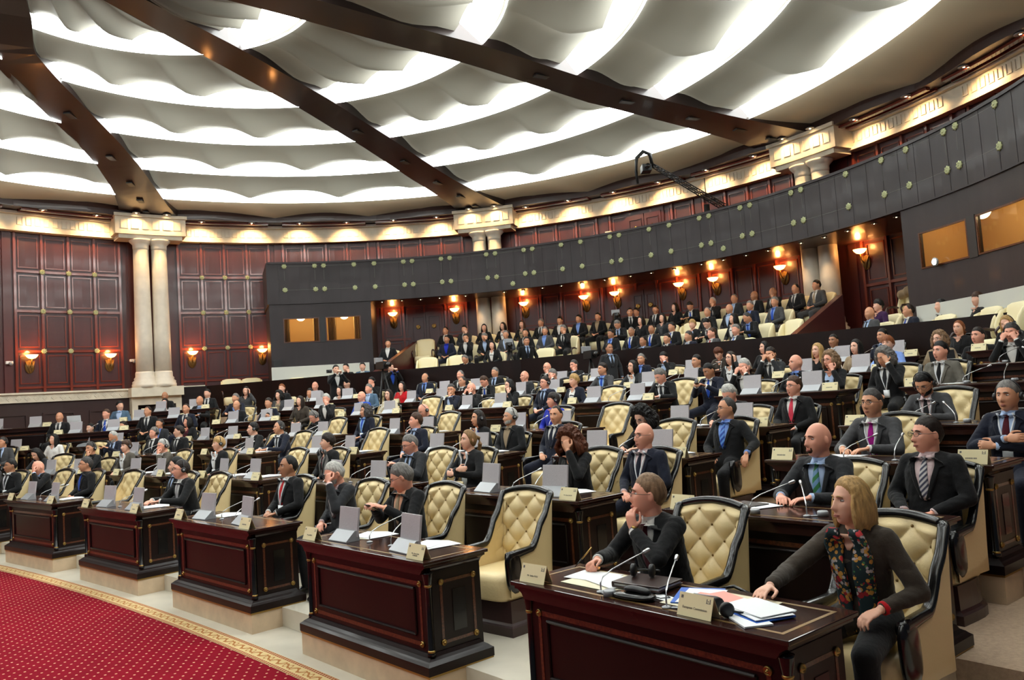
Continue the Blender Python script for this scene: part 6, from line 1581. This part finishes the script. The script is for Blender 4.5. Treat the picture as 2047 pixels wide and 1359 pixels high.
def video_camera(loc, rz, lab, legs=True, h=1.35):
    r = thing('video_camera', lab, 'camera', loc, rz)
    bm = bmesh.new(); box(bm, -.08, .08, -.22, .18, h, h + .20, bev=.01); mobj('camera_body', bm_me(bm, 'camera_body', False), 'blackmat', r)
    bm = bmesh.new(); lathe(bm, [(.05, 0), (.06, .10), (.065, .2)], 14); bm.transform(Matrix.Translation((0, .16, h + .1)) @ Matrix.Rotation(-pi / 2, 4, 'X')); mobj('lens', bm_me(bm, 'lens'), 'black', r)
    bm = bmesh.new(); box(bm, -.14, .10, -.26, -.20, h + .16, h + .32, bev=.006); mobj('viewfinder', bm_me(bm, 'viewfinder', False), 'silver' if legs else 'blackmat', r)
    if legs:
        for k in range(3):
            a = 2 * pi * k / 3 + .4; bm = bmesh.new(); tube(bm, [(0, 0, h), (cos(a) * .38, sin(a) * .38, 0)], [.022, .016], 6); mobj('tripod_leg', bm_me(bm, 'tripod_leg'), 'blackmat', r)
    return r
video_camera((-.10, 22.4, 2.045), pi + .1, 'television camera on a tripod beside its operator in the gallery')
video_camera((3.05, 23.2, 2.745), pi, 'dark camera on a tripod under the wall lamps')
video_camera((1.85, 19.3, 1.52), pi + .4, 'dark camera on a tripod in front of the parapet')
c_ = video_camera((-3.5, 21.5, 1.55), pi + .7, 'video camera before the operator in black', True, 1.5)
cb = thing('photo_camera', 'black stills camera held up by the photographer at the parapet', 'camera', (-4.93, 21.50, 3.08), pi + .5)
bm = bmesh.new(); box(bm, -.07, .07, -.03, .03, -.04, .05, bev=.008); mobj('camera_body', bm_me(bm, 'camera_body', False), 'blackmat', cb)
bm = bmesh.new(); lathe(bm, [(.035, .0), (.038, .12)], 12); bm.transform(Matrix.Rotation(-pi / 2, 4, 'X')); mobj('lens', bm_me(bm, 'lens'), 'black', cb)
# ---------------------------------------------------------------- things on the near desks and round the hall
D0 = rp(0, .93, 0, ROWZ[0]); RZ0 = heading(0, .93) - pi / 2; RM0 = Matrix.Rotation(RZ0, 4, 'Z')
def on_desk(x, y, z=DH + .002): return D0 + (RM0 @ Vector((x, y, z)))
def flat(name, lab, cat, x, y, w, h, th, m, a=0, z=DH + .002, parts=None):
    r = thing(name, lab, cat, on_desk(x, y, z), RZ0 + a)
    bm = bmesh.new(); box(bm, -w / 2, w / 2, -h / 2, h / 2, 0, th); mobj(parts or 'sheet', bm_me(bm, 'sheet', False), m, r); return r
# left half (man with pen) then right half (woman with scarf)
flat('desk_pad', 'cream desk pad under the white notes on the front desk', 'desk pad', -.42, .33, .50, .34, .003, 'paperc')
flat('paper_sheet', 'large white sheet left of the pen hand on the front desk', 'paper', -.60, .37, .30, .21, .002, 'paper', .15, DH + .006)
flat('paper_sheet', 'white sheet overlapping the notes beside the leather folder', 'paper', -.40, .33, .30, .21, .002, 'paper', -.25, DH + .009)
flat('desk_pad', 'cream desk pad under the pink papers on the front desk', 'desk pad', .36, .33, .50, .36, .003, 'paperc')
r = thing('leather_folder', 'dark brown leather folder lying on the front desk', 'folder', on_desk(-.16, .36, DH + .012), RZ0 + .12)
bm = bmesh.new(); box(bm, -.16, .16, -.12, .12, 0, .010, bev=.003); box(bm, -.16, .16, -.12, .12, .022, .032, bev=.003); box(bm, -.16, -.148, -.12, .12, .006, .026); mobj('cover', bm_me(bm, 'cover', False), 'brownleather', r)
bm = bmesh.new(); box(bm, -.15, .15, -.112, .112, .010, .022); mobj('pages', bm_me(bm, 'pages', False), 'paper', r)
flat('printed_card', 'small printed white card behind the headset pad', 'card', .06, .24, .16, .08, .002, 'paper', -.2)
flat('blue_folder', 'blue folder under the pink papers on the front desk', 'folder', .20, .36, .24, .31, .006, 'bluefold', .5, DH + .006, 'cover')
flat('paper_sheet', 'white sheet sticking out of the blue folder beside the pink papers', 'paper', .23, .35, .21, .29, .002, 'paper', .42, DH + .013)
flat('pink_paper', 'salmon pink paper lying flat, lower of the two on the front desk', 'paper', .30, .33, .22, .16, .002, 'pink', .1, DH + .016)
flat('pink_paper', 'salmon pink folded paper, upper of the two on the front desk', 'paper', .37, .36, .24, .15, .003, 'pink', -.35, DH + .020)
flat('blue_folder', 'blue folder under the stack of white papers at the desk corner', 'folder', .62, .27, .30, .22, .006, 'bluefold', -.35, DH + .006, 'cover')
for k, (x, y, a) in enumerate(((.60, .30, -.2), (.62, .28, -.42), (.59, .29, -.1), (.61, .30, -.3))):
    flat('paper_sheet', ('bottom', 'second', 'third', 'topmost')[k] + ' white sheet of the stack beside the small headset on the front desk', 'paper', x, y, .30, .21, .003, 'paper', a, DH + .013 + .004 * k)
flat('booklet', 'white booklet at the right corner of the front desk', 'booklet', .66, .15, .21, .14, .008, 'paper', -.55, DH + .002)
r = thing('pen', 'silver pen lying on the pink papers', 'pen', on_desk(.27, .33, DH + .027), RZ0 + .1); bm = bmesh.new(); tube(bm, [(-.07, 0, 0), (.07, 0, 0)], .0045, 8); mobj('barrel', bm_me(bm, 'barrel'), 'silver', r); bm = bmesh.new(); tube(bm, [(.07, 0, 0), (.08, 0, 0)], [.0044, .001], 8); mobj('tip', bm_me(bm, 'tip'), 'gold', r)
# headset pad (black moulded interpreting set) and small headset
r = thing('interpreting_headset', 'black moulded headset set down between the two microphones', 'headset', on_desk(-.06, .14, DH + .002), RZ0 + .1)
bm = bmesh.new(); loft(bm, [ring_pts(Vector((0, 0, z)), Vector((1, 0, 0)), Vector((0, 1, 0)), a_, b_, 24, 2.6) for z, a_, b_ in ((0, .115, .05), (.012, .135, .065), (.024, .13, .06), (.030, .09, .04))]); mobj('base', bm_me(bm, 'base'), 'black', r)
bm = bmesh.new(); loft(bm, [ring_pts(Vector((x, .01, .036 + .012 * cos(x * 14))), Vector((0, 1, 0)), Vector((0, 0, 1)), w_, w_ * .7, 12) for x, w_ in ((-.07, .008), (-.05, .024), (-.02, .026), (.02, .024), (.06, .026), (.09, .022), (.10, .008))]); mobj('handset', bm_me(bm, 'handset'), 'blackmat', r)
bm = bmesh.new(); tube(bm, [(.10, 0, .03), (.15, .03, .012), (.17, .09, .006), (.10, .14, .005), (.02, .12, .005)], .003, 6); mobj('cable', bm_me(bm, 'cable'), 'blackmat', r)
dup(headset0, on_desk(.50, .16), RZ0 - .5, 'black headset leaning against the name card on the front desk', 'headsets lying on desks')
headset0.location = on_desk(-.22, .40, DH + .046); headset0.rotation_euler = (0, 0, RZ0 + .4); headset0['label'] = 'dark headset lying on the brown leather folder'; headset0['group'] = 'headsets lying on desks'
p1 = rp(1, .93, 0, ROWZ[1]); r1 = heading(1, .93) - pi / 2; q1_ = Matrix.Rotation(r1, 4, 'Z')
dup(headset0, p1 + (q1_ @ Vector((.62, .30, DH + .002))), r1 + .3, 'black headset on the second-row desk before the man in silver striped tie', 'headsets lying on desks')
r = thing('blue_folder', 'blue folder by the goateed man on the second-row desk', 'folder', p1 + (q1_ @ Vector((-.62, .32, DH + .002))), r1 + .2)
bm = bmesh.new(); box(bm, -.12, .12, -.10, .10, 0, .010); mobj('cover', bm_me(bm, 'cover', False), 'bluefold', r)
r = thing('notebook', 'dark notebook under the blue folder edge on the second-row desk', 'notebook', p1 + (q1_ @ Vector((-.48, .42, DH + .002))), r1 - .2)
bm = bmesh.new(); box(bm, -.13, .13, -.09, .09, 0, .012, bev=.002); mobj('cover', bm_me(bm, 'cover', False), 'blackmat', r)
# pen in the man's right hand
r = thing('pen', 'gold and black pen held upright by the man with hand over mouth', 'pen', (0, 0, 0), 0)
pm = rp(0, 1.40, 1.02, ROWZ[0]); rr_ = heading(0, 1.40) + pi / 2; w_ = Matrix.Rotation(rr_, 4, 'Z')
pa = pm + (w_ @ Vector((.175, .60, .885))); pb = pm + (w_ @ Vector((.10, .54, .985)))
r.location = pa; dv = pb - pa
bm = bmesh.new(); tube(bm, [(0, 0, 0), dv * .7], .005, 8); mobj('barrel', bm_me(bm, 'barrel'), 'gold', r); bm = bmesh.new(); tube(bm, [dv * -.5, (0, 0, 0)], [.002, .005], 8); mobj('tip', bm_me(bm, 'tip'), 'black', r)
# wrist watch and red wristband
def band(name, lab, pt_, d, m, r_=.033, w=.018, face=True):
    r = thing(name, lab, 'watch' if face else 'wristband', pt_, 0); d = d.normalized(); a, b = frame_of(d)
    bm = bmesh.new(); loft(bm, [ring_pts(-d * w, a, b, r_, r_, 18), ring_pts(d * w, a, b, r_, r_, 18)]); mobj('strap', bm_me(bm, 'strap'), m, r)
    if face: bm = bmesh.new(); loft(bm, [ring_pts(b * (r_ - .002), d, a, .019, .019, 16), ring_pts(b * (r_ + .008), d, a, .017, .017, 16)]); mobj('dial', bm_me(bm, 'dial'), 'gold', r)
s_ = 1.02
P_ = pose_of('thinker'); el, wr = P_['arms'][-1][:2]; v_ = (w_ @ (wr - el)); band('wrist_watch', 'brown wrist watch on the raised arm of the man with hand over mouth', pm + (w_ @ (wr * s_)) - v_.normalized() * .0, v_, 'brownleather', .031, .014)
pw = rp(0, .10, 1.20, ROWZ[0]); ww = Matrix.Rotation(heading(0, .10) + pi / 2, 4, 'Z'); P_ = pose_of('reach'); el, wr = P_['arms'][-1][:2]; v_ = (ww @ (wr - el)); band('wristband', 'red wristband on the woman in floral scarf', pw + (ww @ (wr * s_)) - v_.normalized() * .02, v_, 'c_red', .036, .012, False)
# hand bag on the chair between the two front-row sitters
r = thing('handbag', 'dark handbag with tan panel between the two front-row armchairs', 'bag', rp(0, .82, .93, ROWZ[0] + .38), RZ0)
bm = bmesh.new(); box(bm, -.19, .19, -.07, .07, 0, .24, bev=.03); mobj('bag_body', bm_me(bm, 'bag_body'), 'brownleather', r)
bm = bmesh.new(); box(bm, -.12, .12, -.078, -.06, .14, .22, bev=.006); mobj('panel', bm_me(bm, 'panel'), 'golddim', r)
bm = bmesh.new(); tube(bm, [(-.13, 0, .22), (-.11, 0, .31), (0, 0, .34), (.11, 0, .31), (.13, 0, .22)], .010, 8); mobj('strap', bm_me(bm, 'strap'), 'black', r)
r2 = thing('side_table', 'dark low stand carrying the handbag between the front-row armchairs', 'stand', rp(0, .82, .93, ROWZ[0]), RZ0)
bm = bmesh.new(); box(bm, -.14, .14, -.07, .07, .34, .38); box(bm, -.10, .10, -.05, .05, 0, .34); mobj('stand_body', bm_me(bm, 'stand_body', False), 'black', r2)
# laptops in the right-hand block
for (i, t, lab) in ((5, 3.0, 'dark open laptop in front of the woman in pale blue shirt'), (5, 2.1, 'dark open laptop left of the dark-haired man in black with striped lanyard'), (5, 19.5, 'light open laptop before the balding man at the far left')):
    p = rp(i, t, .34, ROWZ[i] + DH + .002); r = thing('laptop', lab, 'laptop', p, heading(i, t) - pi / 2)
    bm = bmesh.new(); box(bm, -.17, .17, -.0, .23, 0, .018, bev=.003); mobj('keyboard_base', bm_me(bm, 'keyboard_base', False), 'blackmat', r)
    bm = bmesh.new(); box(bm, -.17, .17, -.006, .004, 0, .235, bev=.003); bm.transform(Matrix.Rotation(.22, 4, 'X')); mobj('lid', bm_me(bm, 'lid', False), 'c_charcoal' if i == 5 and t < 10 else 'paper', r)
    bm = bmesh.new(); box(bm, -.155, .155, .0045, .006, .02, .22); bm.transform(Matrix.Rotation(.22, 4, 'X')); mobj('screen', bm_me(bm, 'screen', False), 'screenface', r)
# camera crane on the balcony
cb = pol(12.5, 44.75, 5.5)
r = thing('camera_crane', 'black camera crane reaching out from the balcony', 'camera crane', cb, 0)
head = pol(10.3, 45.6, 7.80) - cb; top = Vector((0, 0, 1.50)); back_ = pol(12.62, 41.3, 6.62) - cb
bm = bmesh.new(); tube(bm, [(0, 0, 0), (0, 0, 1.50)], [.10, .08], 12); mobj('post', bm_me(bm, 'post'), 'blackmat', r)
bm = bmesh.new(); up_ = Vector((0, 0, 1)); d_ = (head - back_).normalized(); sd_ = d_.cross(up_).normalized(); un = sd_.cross(d_).normalized()
for a_, b_ in ((.07, .07), (-.07, .07), (.07, -.07), (-.07, -.07)): tube(bm, [back_ + sd_ * a_ + un * b_, head + sd_ * a_ * .5 + un * b_ * .5], .014, 5)
L_ = (head - back_).length
for k in range(26):
    f0, f1 = k / 26, (k + 1) / 26; w0, w1 = .07 * (1 - f0 * .5), .07 * (1 - f1 * .5); sg = 1 if k % 2 else -1
    for u_ in (1, -1): tube(bm, [back_ + d_ * L_ * f0 + sd_ * w0 * u_ + un * w0 * sg, back_ + d_ * L_ * f1 + sd_ * w1 * u_ - un * w1 * sg], .009, 4); tube(bm, [back_ + d_ * L_ * f0 + un * w0 * u_ + sd_ * w0 * sg, back_ + d_ * L_ * f1 + un * w1 * u_ - sd_ * w1 * sg], .009, 4)
mobj('boom', bm_me(bm, 'boom', False), 'blackmat', r)
bm = bmesh.new(); tube(bm, [head + Vector((0, 0, -.05)), head + Vector((-.05, 0, .30)), head + Vector((-.22, 0, .38)), head + Vector((-.40, 0, .22)), head + Vector((-.44, 0, -.15)), head + Vector((-.42, 0, -.45))], [.05, .055, .055, .05, .04, .03], 8); mobj('yoke', bm_me(bm, 'yoke'), 'blackmat', r)
bm = bmesh.new(); box(bm, -.12, .12, -.18, .18, -.09, .09, bev=.01); bm.transform(Matrix.Translation(head + Vector((-.18, 0, -.08)))); mobj('camera_body', bm_me(bm, 'camera_body', False), 'blackmat', r)
bm = bmesh.new(); lathe(bm, [(.05, 0), (.065, .16)], 12); bm.transform(Matrix.Translation(head + Vector((-.18, -.16, -.08))) @ Matrix.Rotation(pi / 2, 4, 'X')); mobj('lens', bm_me(bm, 'lens'), 'black', r)
bm = bmesh.new(); box(bm, -.10, .10, -.10, .10, -.22, .12, bev=.01); bm.transform(Matrix.Translation(back_)); mobj('counterweight', bm_me(bm, 'counterweight', False), 'blackmat', r)
bm = bmesh.new(); tube(bm, [top, top + Vector((0, 0, .75))], .012, 5); mobj('mast', bm_me(bm, 'mast'), 'blackmat', r)
person(pol(12.9, 40.2, 5.5), radians(40.2) + pi / 2, 'lap', 0, 'ginger', 'short', 'red', 'cream', 'none', 'pink', 'crane operator with reddish hair half hidden behind the balcony front', '', False, 0)
# surveillance cameras, speaker boxes, bright work lamp, glass end panel
for a, lab in ((139.9, 'small white dome camera at the left edge of the panelled wall'), (126.4, 'small white dome camera beside the left columns')):
    r = thing('security_camera', lab, 'camera', pol(RW - .02, a, 3.92), radians(a) - pi / 2)
    bm = bmesh.new(); box(bm, -.09, .09, -.10, 0, -.04, .04, bev=.01); mobj('housing', bm_me(bm, 'housing', False), 'paper', r); bm = bmesh.new(); ell(bm, Vector((.02, -.13, -.03)), .055, .055, .055, None, 12); mobj('dome', bm_me(bm, 'dome'), 'silver', r)
r = thing('monitor_box', 'small black box standing on the left white low wall', 'box', pol(11.56, 109.0, 3.42), radians(109) - pi / 2); bm = bmesh.new(); box(bm, -.13, .13, -.05, .05, 0, .22, bev=.01); mobj('case', bm_me(bm, 'case', False), 'blackmat', r)
for a, lab in ((61.4, 'small speaker box on the upper wall left of the upper double door'), (50.6, 'small speaker box on the upper wall behind the crane post')):
    r = thing('speaker_box', lab, 'speaker', pol(RW - .02, a, 6.95), radians(a) - pi / 2); bm = bmesh.new(); box(bm, -.10, .10, -.14, 0, -.12, .12, bev=.01); mobj('case', bm_me(bm, 'case', False), 'whitewall', r)
r = thing('work_lamp', 'bright round lamp below the right booth window', 'lamp', pol(11.70, 10.8, 4.13), radians(10.8) - pi / 2)
bm = bmesh.new(); lathe(bm, [(.02, 0), (.075, .02), (.085, .06)], 16); bm.transform(Matrix.Rotation(pi / 2, 4, 'X')); mobj('reflector', bm_me(bm, 'reflector'), 'silver', r)
M['lampglow'] = mat('work lamp glow', (1, .9, .7), .5, emit=(1, .82, .5), es=160)
bm = bmesh.new(); lathe(bm, [(.001, .058), (.055, .058), (.055, .064), (.001, .066)], 16); bm.transform(Matrix.Rotation(pi / 2, 4, 'X')); mobj('bulb', bm_me(bm, 'bulb'), 'lampglow', r)
# curtains and a desk edge seen inside the left booth
for k, (a0, a1) in enumerate(((96.8, 97.9), (100.4, 101.6), (102.9, 103.6), (106.9, 107.8))):
    r = thing('curtain', 'cream curtain inside the left booth, %s from right' % ORD[k + 1], 'curtain', pol(12.6, (a0 + a1) / 2, 3.4), 0)
    bm = bmesh.new(); rows = []
    for j in range(25):
        a = a0 + (a1 - a0) * j / 24; rr2 = 12.6 + .04 * sin(j * 1.9); rows.append([bm.verts.new(pol(q, a, z) - r.location) for q, z in ((rr2, 3.4), (rr2 + .012, 3.4), (rr2 + .012, 5.2), (rr2, 5.2))])
    for a_, b_ in zip(rows, rows[1:]):
        for q in range(4): bm.faces.new((a_[q], a_[(q + 1) % 4], b_[(q + 1) % 4], b_[q]))
    mobj('fabric', bm_me(bm, 'fabric'), 'curtain', r)
r = thing('draped_coat', 'pale coat draped over the armchair by the right stair', 'coat', pol(12.62, 19.2, 3.62), radians(19.2) + pi / 2)
bm = bmesh.new(); loft(bm, [ring_pts(Vector((x, .0 + .03 * sin(x * 30), .20 - abs(x) * .3)), Vector((0, 1, 0)), Vector((0, 0, 1)), .12 + .02 * sin(x * 40), .10, 14) for x in [-.26 + .04 * k for k in range(14)]]); mobj('cloth', bm_me(bm, 'cloth'), 'c_beige', r)
r = thing('small_cabinet', 'small dark cabinet beside the single big armchair in the gallery', 'cabinet', pol(9.9, 60.9, 2.045), radians(61) - pi / 2)
bm = bmesh.new(); box(bm, -.25, .25, -.2, .2, 0, .62, bev=.01); mobj('body', bm_me(bm, 'body', False), 'darkwood', r); bm = bmesh.new(); box(bm, -.20, .20, -.212, -.20, .08, .52); mobj('door', bm_me(bm, 'door', False), 'mahogany', r)
r = thing('briefcase', 'black briefcase on the floor between the first two front desks from the right', 'bag', rp(0, 5.0, .55, ROWZ[0]), RZ0)
bm = bmesh.new(); box(bm, -.16, .16, -.06, .06, 0, .34, bev=.02); mobj('case', bm_me(bm, 'case'), 'blackmat', r); bm = bmesh.new(); tube(bm, [(-.06, 0, .33), (-.05, 0, .38), (.05, 0, .38), (.06, 0, .33)], .008, 6); mobj('handle', bm_me(bm, 'handle'), 'black', r)
# hand-held phones of the men looking down at them

# the bare prototypes are not part of the hall
for pr in (monitor0, mic0, plate0, papers0):
    for ch in list(pr.children):
        for g in list(ch.children): bpy.data.objects.remove(g)
        bpy.data.objects.remove(ch)
    bpy.data.objects.remove(pr)
